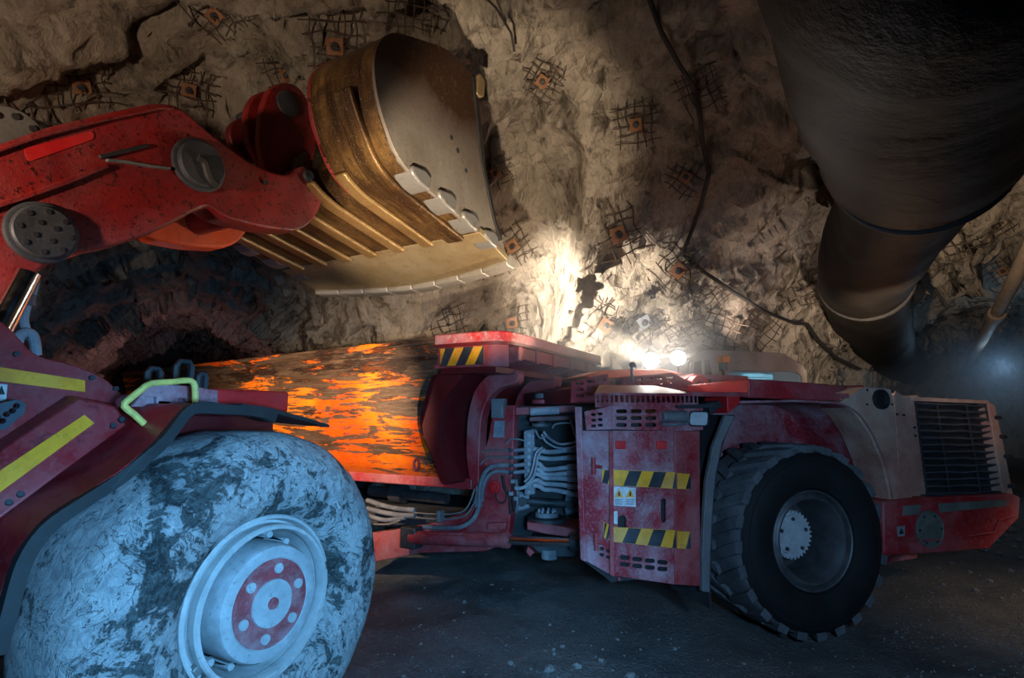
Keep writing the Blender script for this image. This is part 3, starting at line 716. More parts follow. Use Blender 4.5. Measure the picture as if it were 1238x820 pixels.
    bm = BM(); prism(bm, L, sp, .11, .065); side = obj('side_plate', bm, M['bucket_side'], bk, .01)
    inner = rnd(prof[1:7] + [(1.3, 3.9), (1.3, 4.4), (1.6, 4.65), (1.7, 5.2)], .12, 4)
    bm = BM(); prism(bm, L, inner, -.58, -.63); obj('cheek_plate', bm, M['boom_red'], bk, .01, label='red inner cheek of the bucket back')
    sp2 = rnd([(1.75, 4.66), (1.42, 4.6), (1.2, 4.35), (1.12, 4.05), (1.26, 3.893), (2.30, 3.71), (2.66, 3.60), (2.2, 4.45)], [.05, .1, .15, .15, .12, .05, .03, .1], 4)
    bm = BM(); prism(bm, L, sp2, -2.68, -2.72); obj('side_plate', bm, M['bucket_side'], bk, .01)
    bm = BM(); strip(bm, L, [(1.98, 5.3), (2.15, 4.5), (2.40, 3.96), (2.52, 3.8)], .13, .10, .045); obj('edge_bar', bm, M['black'], side, .006, label='dark bar down the front edge of the side plate')
    for s, z in ((1.72, 4.42), (1.86, 4.28), (1.62, 4.5), (2.47, 3.79)):
        bm = BM(); cyl(bm, L.w(s, .10, z), L.w(s, .116, z), .022, seg=14); obj('plate_hole', bm, M['dark_steel'], side)
    bm = BM(); prism(bm, L, rnd([(1.99, 5.12), (2.13, 5.16), (2.15, 5.36), (2.03, 5.38)], .04), .14, .02); obj('lifting_lug', bm, M['bucket_lip'], side, .01)
    # ribs under the floor, carried up round the heel
    heel = rnd([(.60, 4.50), (.66, 4.37), (.88, 4.03), (1.12, 3.92), (2.12, 3.742)], [0, .2, .25, .15, 0], 5, False)
    for k, o in enumerate((-.07, -.44, -.82, -1.2, -1.58, -1.96, -2.34)):
        h = heel if k < 1 else heel[10:]
        bm = BM(); strip(bm, L, h, o, o - (.2 if k < 1 else .13), .05); obj('floor_rib', bm, M['bucket' if k < 1 else 'bucket_rib'], bk, .02, segs=3)
    # lip plate, cutting edge in a shallow arrow
    def lip(o): return 2.70 + .20 * (1 - abs((o + 1.3) / 1.42) ** 1.6)
    n = 18; os_ = [.13 - 2.86 * i / n for i in range(n + 1)]
    bm = BM(); rows = []
    for o in os_:
        e = lip(o); rows.append([bm.verts.new(L.w(s, o, z)) for s, z in ((2.08, 3.74), (e - .02, 3.585 - (e - 2.7) * .28), (e + .06, 3.60 - (e - 2.7) * .28), (e + .06, 3.625 - (e - 2.7) * .28), (2.1, 3.80))])
    for a, b in zip(rows, rows[1:]): loop_faces(bm, a, b)
    bm.faces.new(rows[0]); bm.faces.new(rows[-1]); obj('lip_plate', bm, M['bucket_lip'], bk, .006)
    for k in range(8):
        oa = .14 - 2.88 * k / 8 - .008; ob = .14 - 2.88 * (k + 1) / 8 + .008; bm = BM(); rows = []
        for o in (oa, (oa + ob) / 2, ob):
            e = lip(o); d = -(e - 2.7) * .28; rows.append([bm.verts.new(L.w(s, o, z)) for s, z in ((e - .1, 3.588 + d), (e - .08, 3.545 + d), (e + .06, 3.535 + d), (e + .13, 3.575 + d), (e + .11, 3.66 + d), (e - .04, 3.69 + d))])
        for a, b in zip(rows, rows[1:]): loop_faces(bm, a, b)
        bm.faces.new(rows[0]); bm.faces.new(rows[-1]); obj('edge_shroud', bm, M['edge'], bk, .012)
    # heel shrouds stepped along both lower corners
    for o0, o1 in ((.145, -.06), (-2.53, -2.74)):
        for k in range(4):
            s0 = 1.05 + .37 * k; zf = lambda s: 3.92 - (s - 1.12) * .178
            q = rnd([(s0, zf(s0) + .0), (s0 + .12, zf(s0 + .12) - .035), (s0 + .24, zf(s0 + .24) - .03), (s0 + .26, zf(s0 + .26) + .10), (s0 + .18, zf(s0 + .2) + .13), (s0, zf(s0) + .07)], .03, 3)
            bm = BM(); prism(bm, L, q, o0, o1); obj('corner_shroud', bm, M['bucket_block'], bk, .02, segs=3)
    # bulge welded up the back, right corner
build_loader()
# ------------------------------------------------------------------ the truck
TK = empty('mining_truck', T.o, T.a, 'articulated red mine truck with a scraped orange box and lit lamps', 'truck')
def build_truck_rear():
    P = TK
    # --- dump box: tub section, each height with its own front end
    sec = [(.02, 2.82, -.22), (.02, 2.72, -.22), (.0, 2.55, -.22), (.0, 2.47, -.24), (.0, 2.42, -.36), (.0, 2.3, -.44), (-.01, 2.1, -.49), (-.03, 1.9, -.50), (-.09, 1.68, -.48), (-.17, 1.5, -.44), (-.28, 1.36, -.38), (-.45, 1.26, -.3)]
    def level(z, s): return z - (.028 * (-s)) * max(0, (z - 1.9)) / .95
    bm = BM(); rows = []
    for dz, do in ((0, 0), (0, -.05)):
        for (o, z, e) in sec:
            row = []
            for i in range(9):
                s = e + (-6.42 + .25 * (2.8 - z) * (1 if z < 2.6 else .0) - e) * i / 8
                row.append(bm.verts.new(R.w(s, o + do, level(z, s))))
            rows.append(row)
    n = len(sec); order = list(range(n)) + list(range(2 * n - 1, n - 1, -1))
    for a, b in zip(order, order[1:] + order[:1]): loop_faces(bm, rows[a], rows[b], False)
    for i in (0, 8): bm.faces.new([rows[k][i] for k in order])
    box = obj('dump_box', bm, M['orange_box'], P, smooth=30)
    bm = BM(); a = [( .045, 2.86), (.045, 2.78), (-.1, 2.78), (-.1, 2.86)]
    A = [bm.verts.new(R.w(-.2, o, level(z, -.2))) for o, z in a]; B = [bm.verts.new(R.w(-6.42, o, level(z, -6.42))) for o, z in a]
    bm.faces.new(A); bm.faces.new(B); loop_faces(bm, A, B); obj('top_rail', bm, M['orange_box'], box, .012)
    bm = BM()   # floor, far side and tail of the tub
    sweep(bm, R, [(-.45, 1.26), (-2.55, 1.26), (-2.85, 1.5), (-3.0, 1.9), (-3.0, 2.66), (-2.95, 2.66), (-2.95, 1.9), (-2.8, 1.55), (-2.52, 1.33), (-.48, 1.33)], -.3, -6.3)
    obj('tub_shell', bm, M['deep_red'], box)
    bm = BM(); sweep(bm, R, [(-.40, 1.30), (-.40, 1.18), (-2.6, 1.18), (-2.6, 1.30)], -.02, -6.2); obj('bottom_rail', bm, M['truck_red'], box, .015)
    # ore heaped inside
    bm = BM(); g = 26; V = []
    for i in range(g * 2):
        row = []
        for j in range(g):
            s = -5.2 + 3.4 * i / (g * 2 - 1); o = -.12 - 2.7 * j / (g - 1)
            u = (s + 3.6) / 1.7; t = (o + 1.5) / 1.45
            z = 2.26 + .42 * max(0, 1 - .75 * u * u) * (1 - .3 * t * t) + .14 * (facet(np.array([[s, o, 0]]) / .28, 4)[0]) + .1 * vnoise(np.array([[s, o, 0]]) / .5, 3)[0]
            row.append(bm.verts.new(R.w(s, o, z)))
        V.append(row)
    for a, b in zip(V, V[1:]): loop_faces(bm, a, b, False)
    tag(obj('broken_ore', bm, M['stone'], None, smooth=0, recalc=False), 'broken grey ore heaped in the truck box', 'ore', kind='stuff')
    # --- front wall of the box, sloping in under the canopy
    bm = BM(); prism(bm, R, rnd([(-.5, 2.5), (-.2, 2.5), (.12, 2.52), (.02, 2.4), (-.18, 2.2), (-.28, 1.9), (-.22, 1.55), (-.08, 1.26), (-.22, 1.26), (-.36, 1.6), (-.6, 1.95), (-.6, 2.3)], .16, 5), -.10, -2.9)
    obj('front_wall', bm, M['deep_red'], box, smooth=40)
    rib = [(.55, 2.5), (.16, 2.46), (-.02, 2.28), (-.1, 2.0), (-.12, 1.6), (-.06, 1.22)]; rib2 = [(.06, 1.22), (.06, 1.6), (.08, 1.98), (.16, 2.18), (.3, 2.3), (.55, 2.34)]
    for o in (-.42, -1.5, -2.45):
        bm = BM(); prism(bm, R, rnd(rib + rib2, .12, 4), o, o - .16); obj('wall_rib', bm, M['truck_red'], box, .012)
    bm = BM(); sweep(bm, R, [(-.02, 2.5), (-.02, 2.44), (-2.9, 2.44), (-2.9, 2.5)], -.2, .5); can_u = obj('canopy_floor', bm, M['deep_red'], box)
    # canopy rails: near side, chamfered corner, front edge
    def plan_bar(pts, z0, z1, w, name, mat, par, bev=.012, label=None):
        bm = BM(); n = len(pts); A = []
        for i, p in enumerate(pts):
            p = Vector(p); a = Vector(pts[max(i - 1, 0)]); b = Vector(pts[min(i + 1, n - 1)]); d = (b - a).normalized(); nn = Vector((-d.y, d.x)) * w
            A.append([bm.verts.new(R.w(q.x, q.y, z)) for q, z in ((p, z0), (p, z1), (p + nn, z1), (p + nn, z0))])
        for a, b in zip(A, A[1:]): loop_faces(bm, a, b)
        bm.faces.new(A[0]); bm.faces.new(A[-1]); return obj(name, bm, mat, par, bev, label=label)
    plan = [(-.24, .05), (.42, .05), (.52, .02), (.62, -.08), (.66, -.25), (.66, -2.9)]
    plan_bar(plan, 2.74, 2.87, -.1, 'canopy_rail', M['rail_red'], box, .02)
    bm = BM(); q = [R.w(s, o, 2.76) for s, o in plan + [(-.24, -2.9)]]; q2 = [p + Vector((0, 0, -.03)) for p in q]
    A = [bm.verts.new(p) for p in q]; B = [bm.verts.new(p) for p in q2]; bm.faces.new(A); bm.faces.new(B); loop_faces(bm, A, B); obj('canopy_plate', bm, M['deep_red'], box)
    plan_bar([(s - .03, o - .05) for s, o in plan[:4]], 2.50, 2.74, -.03, 'canopy_skirt', M['truck_red'], box, .006)
    for o in (-.3, -.75, -1.25, -1.8, -2.4):
        bm = BM(); prism(bm, R, [(.0, 2.46), (.62, 2.58), (.62, 2.74), (.0, 2.74)], o, o - .09); obj('canopy_bracket', bm, M['truck_red'], box, .01)
    plan_bar([(.6, -.3), (.6, -2.8)], 2.60, 2.73, -.02, 'canopy_apron', M['truck_red'], box, .006)
    # hazard stripes on the skirt
    bm = BM(); o = .012; s0, s1, z0, z1 = -.18, .37, 2.525, 2.715; w_ = .118; sl = .1; k = -2
    fbox(bm, R, s0, s1, o - .008, o, z0, z1, 0)
    x = s0 - .03
    while x < s1 + .1:
        poly = [(x, z0), (x + w_, z0), (x + w_ + sl, z1), (x + sl, z1)]
        poly = [(min(max(a, s0), s1), b) for a, b in poly]
        if poly[1][0] - poly[0][0] > .01 or poly[2][0] - poly[3][0] > .01: prism(bm, R, poly, o - .002, o + .004, 1)
        x += 2 * w_
    bmesh.ops.remove_doubles(bm, verts=bm.verts, dist=.0005)
    obj('hazard_stripes', bm, [M['yellow'], M['stripe_black']], box, smooth=0, label='yellow and black hazard stripes on the canopy skirt')
    bm = BM(); s, z = R.tr(505, 562, .0); ring = [R.w(s + .035 * math.cos(a), .02, z + .06 * math.sin(a)) for a in [2 * PI * i / 16 for i in range(17)]]; tube(bm, ring, .016, 6); obj('lifting_shackle', bm, M['truck_red'], box)
    # --- rear frame beam and hinge mast
    o = -.55
    px = [(440, 646), (517, 634), (566, 618), (578, 606), (579.6, 566), (590, 530), (595, 500), (612, 490), (622, 490), (620, 560), (616, 636), (612, 657), (586, 667), (509, 669), (457, 679), (440, 684)]
    bm = BM(); prism(bm, R, R.trs(px, o), o, o - .12); fr = obj('rear_frame', bm, M['truck_red'], P, .012)
    bm = BM(); prism(bm, R, R.trs(px, o), o - 1.7, o - 1.82); obj('rear_frame', bm, M['truck_red'], P)
    s0, z0 = R.tr(612, 520, o)
    bm = BM(); fbox(bm, R, s0 - .5, s0 - .1, o - .1, o - 1.75, .95, 1.15); fbox(bm, R, -3.5, s0 - .6, o - .12, o - 1.7, .62, .8); obj('frame_cross_member', bm, M['dark_steel'], P)
    bm = BM(); prism(bm, R, R.trs([(598, 509), (610, 509), (609, 529), (596, 529)], o + .01), o + .012, o - .01); obj('warning_label', bm, M['sign_grey'], fr, label='grey worn label on the mast')
    bm = BM(); prism(bm, R, R.trs([(594, 482), (609, 482), (608, 506), (594, 506)], o + .03), o + .04, o - .06); obj('junction_box', bm, M['grey_steel'], fr, .01)
    s, z = R.tr(599, 589, o); bm = BM(); lathe(bm, R, s, z, [(o, .07), (o + .03, .068), (o + .035, .045), (o + .06, .04), (o + .07, .0)], 24); obj('emergency_stop', bm, M['bright_red'], fr, label='round red stop button')
    bm = BM(); h = [(601, 595), (602, 604), (608, 608), (613, 604), (613, 590), (608, 575)]; tube(bm, [R.w(q[0], o + .03, q[1]) for q in R.trs(h, o)], .008, 6, smooth=3); obj('button_lead', bm, M['cable'], fr)
    bm = BM(); prism(bm, R, R.trs([(590, 632), (612, 632), (612, 640), (590, 640)], o + .05), o + .07, o); obj('frame_step', bm, M['truck_red'], fr, .006)
    # --- steering cylinder
    o = -.42
    a = R.tr(497, 650, o); b = R.tr(610, 653, o); c = R.tr(694, 656, o); k = lambda q, oo=o: R.w(q[0], oo, q[1])
    bm = BM(); cyl(bm, k(a), k(b), .075, seg=24); bar = obj('steering_cylinder', bm, M['truck_red'], P, .01)
    d = (k(b) - k(a)).normalized(); bm = BM(); cyl(bm, k(b) - d * .02, k(b) + d * .05, .085, seg=24); obj('cylinder_gland', bm, M['truck_red'], bar, .006)
    bm = BM(); cyl(bm, k(b), k(c), .042, seg=24); obj('cylinder_rod', bm, M['chrome'], bar, label='polished chrome rod')
    bm = BM(); fbox(bm, R, a[0] - .12, a[0] + .1, o + .06, o - .1, a[1] - .12, a[1] + .12); obj('cylinder_clevis', bm, M['dark_steel'], bar, .015)
    bm = BM(); cyl(bm, k(c) - d * .02, k(c) + d * .16, .09, seg=16); cyl(bm, k(c) + d * .09 - Vector((0, 0, .13)), k(c) + d * .09 + Vector((0, 0, .13)), .06, seg=16); obj('rod_eye', bm, M['dark_steel'], bar, .008)
    bm = BM(); q = [(512, 641), (520, 644), (560, 644), (566, 650), (590, 648)]; tube(bm, [R.w(x[0], o + .1, x[1] - .02) for x in R.trs(q, o + .1)], .012, 6); obj('cylinder_pipe', bm, M['truck_red'], bar)
    # --- pipes and hoses along the frame
    def hose(name, px, o, r, mat, sm=4, seg=8):
        bm = BM(); tube(bm, [R.w(q[0], o, q[1]) for q in R.trs(px, o)], r, seg, smooth=sm); return obj(name, bm, M[mat], P, smooth=60)
    hose('steel_pipe', [(614, 544.5), (590, 544.5), (582, 549), (576, 562), (574, 590), (566, 612), (556, 620), (535, 622), (500, 620), (455, 612)], -.5, .011, 'bare_steel', 2)
    hose('steel_pipe', [(614, 553), (592, 553), (584, 558), (578, 570), (576, 598), (568, 618), (556, 626), (530, 628), (498, 625), (450, 618)], -.47, .011, 'bare_steel', 2)
    hose('rubber_hose', [(614, 562.5), (596, 564), (586, 572), (580, 590), (579, 612), (572, 628), (558, 637), (540, 638.5), (512, 637)], -.44, .026, 'hose', 5, 10)
    hose('rubber_hose', [(614, 571), (600, 570), (590, 576), (584, 590), (583, 606)], -.46, .022, 'hose', 4, 10)
    hose('rubber_hose', [(444, 605), (462, 611), (480, 615), (502, 617)], -.5, .03, 'hose', 4, 10)
    hose('rubber_hose', [(444, 615), (465, 620), (485, 623), (502, 624)], -.46, .03, 'hose', 4, 10)
    hose('rubber_hose', [(446, 624), (466, 629), (490, 626)], -.44, .026, 'hose', 4, 10)
    hose('steel_pipe', [(452, 634), (470, 634), (484, 629)], -.42, .012, 'bare_steel', 2)
    for u, v in ((578, 607), (532, 624)):
        s, z = R.tr(u, v, -.46); bm = BM(); fbox(bm, R, s - .025, s + .025, -.42, -.52, z - .06, z + .06); obj('pipe_clamp', bm, M['grey_steel'], P, .006)
    # drive line under the box
    y = R.tr(500, 598, -1.2); bm = BM(); cyl(bm, R.w(-2.2, -1.2, y[1]), R.w(y[0] + .55, -1.2, y[1] - .02), .07, seg=16); cyl(bm, R.w(y[0] - .35, -1.2, y[1]), R.w(y[0] - .15, -1.2, y[1]), .13, seg=16); obj('drive_shaft', bm, M['dark_steel'], P)
    bm = BM(); lathe(bm, R, -4.2, .86, [(-.2, .44), (-.16, .7), (-.25, .84), (-.35, .86), (-.7, .86), (-.8, .8), (-.82, .44)], 48); obj('tyre', bm, M['rubber'], P)
    bm = BM(); lathe(bm, R, -4.2, .86, [(-2.2, .44), (-2.16, .7), (-2.25, .84), (-2.35, .86), (-2.7, .86), (-2.8, .8), (-2.82, .44)], 48); obj('tyre', bm, M['rubber'], P)
build_truck_rear()
def facet_frame(fr, s0, o0, s1, o1):
    a = fr.w(s0, o0, 0); b = fr.w(s1, o1, 0); d = b - a
    f = Frame(a.x, a.y, math.degrees(math.atan2(d.y, d.x))); f.len = d.length; return f
def stripes(fr, px, mats, parent, n_off=.0, width=.1, slant=.08, start=0.0, label=None, name='hazard_stripes', gap=None):
    """hazard band: yellow plate with slanted black bars, corners by sight"""
    q = fr.trs(px, 0); s0 = (q[0][0] + q[3][0]) / 2; s1 = (q[1][0] + q[2][0]) / 2
    zb = lambda s: q[3][1] + (q[2][1] - q[3][1]) * (s - s0) / (s1 - s0); zt = lambda s: q[0][1] + (q[1][1] - q[0][1]) * (s - s0) / (s1 - s0)
    bm = BM(); prism(bm, fr, [(s0, zb(s0)), (s1, zb(s1)), (s1, zt(s1)), (s0, zt(s0))], n_off - .004, n_off + .003, 0)
    x = s0 + start
    while x < s1:
        a = [(x, 0), (x + width, 0), (x + width + slant, 1), (x + slant, 1)]
        pts = []
        for s, t in a:
            s = min(max(s, s0 + .001), s1 - .001); pts.append((s, zt(s) - .002 if t else zb(s) + .002))
        if pts[1][0] - pts[0][0] > .01 or pts[2][0] - pts[3][0] > .01: prism(bm, fr, pts, n_off, n_off + .006, 1)
        x += (gap or width) + width
    bmesh.ops.remove_doubles(bm, verts=bm.verts, dist=.0004)
    return obj(name, bm, mats, parent, smooth=0, label=label)
FLOODS = []
def build_truck_front():
    P = TK; RT = .86
    def plate(name, px, o0, o1, mat, parent, fr=T, bev=.008, r=0, label=None, holes=None):
        bm = BM(); q = fr.trs(px, o0); q = rnd(q, r, 3) if r else q
        if holes: holed(bm, fr, q, [fr.trs(h, o0) if isinstance(h[0], tuple) and h[0][0] > 40 else h for h in holes], o0, o1)
        else: prism(bm, fr, q, o0, o1)
        return obj(name, bm, M[mat], parent, 0 if holes else bev, label=label)
    # --- wheel
    bm = BM()
    prof = [(-.02, .448), (.03, .47), (.07, .54), (.085, .63), (.075, .71), (.06, .735), (.062, .75), (.045, .765), (.02, .80), (-.02, .822), (-.08, .832), (-.35, .836), (-.60, .832), (-.66, .822), (-.70, .78), (-.73, .68), (-.70, .55), (-.64, .448)]
    lathe(bm, T, 0, RT, prof, 144, 0)
    for f in bm.faces:
        c = f.calc_center_median(); s, o, z = T.so(c)
        if math.hypot(s, z - RT) > .80: f.material_index = 1
    nl = 24
    for k in range(nl):
        for side in (0, 1):
            a0 = 2 * PI * (k + .5 * side) / nl; pts = []
            oa, ob = (.035, -.36) if side == 0 else (-.675, -.28); sh = .20
            rows = []
            for i in range(5):
                t = i / 4; o = oa + (ob - oa) * t; a = a0 + sh * t * (1 if side == 0 else 1); w = .072 - .012 * t
                r0 = .79 if i == 0 else .82; r1 = .838 if i == 0 else (.872 if i > 0 else .86)
                if i == 0: r1 = .862
                row = []
                for da, r in ((-w, r0), (-w * .86, r1), (w * .86, r1), (w, r0)):
                    row.append(bm.verts.new(T.w(r * math.cos(a + da), o, RT + r * math.sin(a + da))))
                rows.append(row)
            for a, b in zip(rows, rows[1:]): loop_faces(bm, a, b, True, 1)
            for q in (rows[0], rows[-1]):
                f = bm.faces.new(q); f.material_index = 1
    tyre = obj('tyre', bm, [M['rubber'], M['tread']], P, .008, smooth=35)
    bm = BM(); lathe(bm, T, 0, RT, [(-.1, .45), (.02, .452), (.028, .44), (.02, .43), (-.015, .422), (.0, .405), (.012, .39), (.008, .372), (-.03, .352), (-.09, .338), (-.3, .33), (-.46, .325)], 96); rim = obj('rim', bm, M['rim_grey'], tyre, smooth=30)
    bm = BM(); lathe(bm, T, 0, RT, [(-.40, .335), (-.40, .0)], 48); obj('rim_disc', bm, M['rim_grey'], tyre)
    bm = BM(); pr = []
    n = 32; A = []; B = []
    for i in range(n * 4):
        a = 2 * PI * i / (n * 4); r = .228 if i % 4 in (1, 2) else .205
        A.append(bm.verts.new(T.w(r * math.cos(a), -.24, RT + r * math.sin(a)))); B.append(bm.verts.new(T.w(r * math.cos(a), -.38, RT + r * math.sin(a))))
    bm.faces.new(A); bm.faces.new(B); loop_faces(bm, A, B)
    lathe(bm, T, 0, RT, [(-.25, .19), (-.225, .185), (-.225, .1), (-.215, .095), (-.215, .0)], 40)
    hub = obj('toothed_hub', bm, M['hub_pale'], tyre, label='pale toothed hub disc deep in the rim')
    for k in range(5):
        a = 2 * PI * k / 5 + .3; bm = BM(); c = (.15 * math.cos(a), RT + .15 * math.sin(a)); cyl(bm, T.w(c[0], -.23, c[1]), T.w(c[0], -.212, c[1]), .018, seg=12); obj('hub_bolt', bm, M['pin_steel'], tyre)
    bm = BM(); lathe(bm, T, 0, RT, [(-2.35, .45), (-2.3, .7), (-2.4, .84), (-2.5, .86), (-2.8, .86), (-3.0, .8), (-3.0, .45), (-3.0, 0)], 48); obj('tyre', bm, M['rubber'], P)
    bm = BM(); cyl(bm, T.w(0, -.4, RT), T.w(0, -2.4, RT), .24); obj('axle', bm, M['dark_steel'], P)
    # --- side compartment: three upright faces
    A_ = T.tr(740, 600, .05); B_ = T.tr(817, 600, .05); l0 = T.tr(701, 600, -.16); r0 = T.tr(848, 600, .0)
    FC = facet_frame(T, A_[0], .05, B_[0], .05); FL = facet_frame(T, l0[0], -.16, A_[0], .05); FR = facet_frame(T, B_[0], .05, r0[0], .0)
    door = None
    def onp(fr, px, name, mat, parent, th=.012, lift=.0, r=0, holes=None, bev=.004, label=None):
        bm = BM(); q = fr.trs(px, 0); q = rnd(q, r, 3) if r else q
        if holes: holed(bm, fr, q, [fr.trs(h, 0) for h in holes], lift + th, lift)
        else: prism(bm, fr, q, lift + th, lift)
        return obj(name, bm, M[mat], parent, 0 if holes else bev, label=label)
    def pslot(x0, x1, y0, y1, sl=0.0):   # rounded slot given by sight
        r = min(x1 - x0, y1 - y0) / 2 * .95; out = []
        for cx, cy, a in ((x1 - r, y1 - r, 0), (x0 + r, y1 - r, 90), (x0 + r, y0 + r, 180), (x1 - r, y0 + r, 270)):
            for k in range(4):
                t = math.radians(a + 30 * k); out.append((cx + r * math.cos(t), cy + r * math.sin(t) + sl * (cx - x0)))
        return out
    zt = lambda fr, u, v: fr.tr(u, v, 0)[1]
    main_holes = [pslot(749 + 15.2 * i, 761.5 + 15.2 * i, 671 + 8.2 * j + 1.9 * i, 676.5 + 8.2 * j + 1.9 * i, .1) for i in range(4) for j in range(2)]
    main_holes += [pslot(746.5, 757, 623, 640), pslot(798.5, 805, 602.5, 632)]
    front = onp(FC, [(740, 521), (817, 521), (817, 707), (740, 696)], 'side_panel', 'truck_dust', P, .012, -.012, holes=main_holes)
    left_holes = [pslot(724.5 + 7.5 * i, 730.5 + 7.5 * i, 660.5 + 7.5 * j + 3 * i, 665 + 7.5 * j + 3 * i, .25) for i in range(2) for j in range(2)]
    lp = onp(FL, [(702, 521), (740, 521), (740, 696), (708, 678)], 'side_panel', 'truck_dust', P, .012, -.012, holes=left_holes)
    rp = onp(FR, [(817, 521), (846, 521), (847, 709), (817, 707)], 'side_panel', 'truck_red', P, .012, -.012)
    bm = BM()   # carcass behind the panel
    plan = [(l0[0] + .02, -.2), (A_[0], .0), (B_[0], .0), (r0[0], -.06), (r0[0], -1.0), (l0[0] + .7, -1.0)]
    za = .80; zb2 = 1.98
    Av = [bm.verts.new(T.w(s, o, za if i in (0, 5) else .66)) for i, (s, o) in enumerate(plan)]; Bv = [bm.verts.new(T.w(s, o, zb2)) for s, o in plan]
    bm.faces.new(Av); bm.faces.new(Bv); loop_faces(bm, Av, Bv); obj('compartment', bm, M['black'], P)
    onp(FL, [(696, 492), (704, 492), (710, 679), (703, 676)], 'corner_post', 'truck_dust', P, .03, .0, bev=.01)
    onp(FC, [(736, 521), (741, 521), (742, 697), (737, 695)], 'panel_fold', 'truck_red', front, .012, .0)
    onp(FC, [(814, 521), (818, 521), (818, 707), (815, 706)], 'panel_fold', 'truck_red', front, .012, .0)
    # access door outline
    dr = onp(FC, [(741, 543), (811, 546), (811, 676), (741, 668)], 'access_door', 'truck_dust', front, .006, .0, holes=[pslot(746.5, 757, 623, 640), pslot(798.5, 805, 602.5, 632)] + [pslot(749 + 15.2 * i, 761.5 + 15.2 * i, 671 + 1.9 * i, 674 + 1.9 * i, .1) for i in range(0)])
    for u, v in ((749.5, 538), (799, 538)):
        onp(FC, [(u - 6, v - 5), (u + 6, v - 5), (u + 6, v + 5), (u - 6, v + 5)], 'door_catch', 'bright_red', front, .02, .0, .008)
    for u, v in ((719, 563), (722, 654)):
        bm = BM(); s, z = FL.tr(u, v, 0); cyl(bm, FL.w(s, .02, z - .07), FL.w(s, .02, z + .07), .018, seg=10); cyl(bm, FL.w(s - .02, .02, z), FL.w(s + .07, .02, z - .01), .014, seg=8); obj('door_hinge', bm, M['truck_red'], lp)
    hz = [M['stripe_yellow'], M['stripe_black']]
    stripes(FC, [(741, 568), (816, 571), (816, 591), (741, 587)], hz, front, .010, .115, .06, .085, 'upper scuffed hazard band')
    stripes(FC, [(741, 637), (816, 641), (816, 663), (741, 655)], hz, front, .010, .115, .06, .075, 'lower scuffed hazard band')
    stripes(FL, [(728, 568), (740, 568), (740, 587), (728, 584)], hz, lp, .004, .05, .03, 0)
    stripes(FL, [(730, 631), (740, 636), (740, 655), (730, 650)], hz, lp, .004, .02, .03, -.02)
    stripes(FR, [(817, 572), (834, 573), (834, 592), (817, 591)], hz, rp, .004, .1, .06, .1)
    stripes(FR, [(817, 642), (834, 643), (834, 664), (817, 663)], hz, rp, .004, .1, .06, .1)
    lab = onp(FC, [(741, 588), (768, 590), (768, 613), (741, 611)], 'warning_label', 'label_white', front, .004, .007, label='pale label with two warning triangles')
    for cx in (747.5, 761):
        onp(FC, [(cx - 5.5, 601), (cx + 5.5, 601.5), (cx, 590.5)], 'warning_triangle', 'stripe_yellow', lab, .003, .010)
        onp(FC, [(cx - 1.2, 599.5), (cx + 1.2, 599.5), (cx + .7, 594.5), (cx - .7, 594.5)], 'exclamation_mark', 'black', lab, .003, .0125, bev=0)
        for j in range(3): onp(FC, [(cx - 5, 603.5 + 2.6 * j), (cx + 4.5, 603.9 + 2.6 * j), (cx + 4.5, 604.7 + 2.6 * j), (cx - 5, 604.3 + 2.6 * j)], 'label_text_line', 'stripe_black', lab, .002, .010, bev=0)
    onp(FC, [(741.5, 618), (746, 618), (746, 634), (741.5, 633)], 'warning_label', 'label_white', front, .004, .007)
    for u, v in ((767, 525), (748, 700), (806, 704), (809, 556), (809, 660)):
        s, z = FC.tr(u, v, 0); bm = BM(); cyl(bm, FC.w(s, -.002, z), FC.w(s, .012, z), .013, .01, 10); obj('panel_bolt', bm, M['truck_red'], front)
    # louvred band above the panel, and the vented hood over it
    lift = .03
    up_c = [pslot(741 + 1.0 + 17.5 * i, 755.5 + 17.5 * i, 495 + 8.2 * j, 499.8 + 8.2 * j) for i in range(3) for j in range(3)]
    band = onp(FC, [(736, 491), (818, 491), (818, 521), (736, 519)], 'louvre_band', 'truck_dust', P, .012, lift, holes=[[(max(x, 737), y) for x, y in h] for h in up_c])
    up_l = [pslot(724.5 + 7.8 * i, 731 + 7.8 * i, 499 + 6.8 * j - .8 * i, 502.5 + 6.8 * j - .8 * i) for i in range(2) for j in range(3)]
    onp(FL, [(709, 498), (742, 491), (742, 519), (711, 520)], 'louvre_band', 'truck_dust', P, .012, lift, holes=[[(x - 8, y + .6) for x, y in h] for h in up_l])
    onp(FR, [(816, 491), (846, 492), (846, 520), (816, 521)], 'louvre_band', 'truck_dust', P, .012, lift)
    bm = BM()   # hood cap: vertical slotted rim and a sloped top
    z0 = FC.tr(770, 492.5, 0)[1]; z1 = FC.tr(770, 475.5, 0)[1]; z2 = FC.tr(770, 466, -.35)[1]
    base = [(l0[0] + .14, -.12), (A_[0] + .02, .085), (B_[0] + .02, .085), (r0[0] - .03, .06)]
    back = [(l0[0] + .32, -.42), (A_[0] + .1, -.30), (B_[0] - .05, -.30), (r0[0] - .2, -.34)]
    A = [bm.verts.new(T.w(s, o - .012, z1)) for s, o in base]; B = [bm.verts.new(T.w(s, o, z2)) for s, o in back]
    loop_faces(bm, A, B, False); C2 = [bm.verts.new(T.w(s, o - .012, z1 - .02)) for s, o in base]; D2 = [bm.verts.new(T.w(s, o, z2 - .02)) for s, o in back]
    loop_faces(bm, C2, D2, False); loop_faces(bm, A, C2, False); loop_faces(bm, B, D2, False); bm.faces.new((A[0], B[0], D2[0], C2[0])); bm.faces.new((A[3], B[3], D2[3], C2[3]))
    hood = obj('vented_hood', bm, M['truck_red'], P, .004)
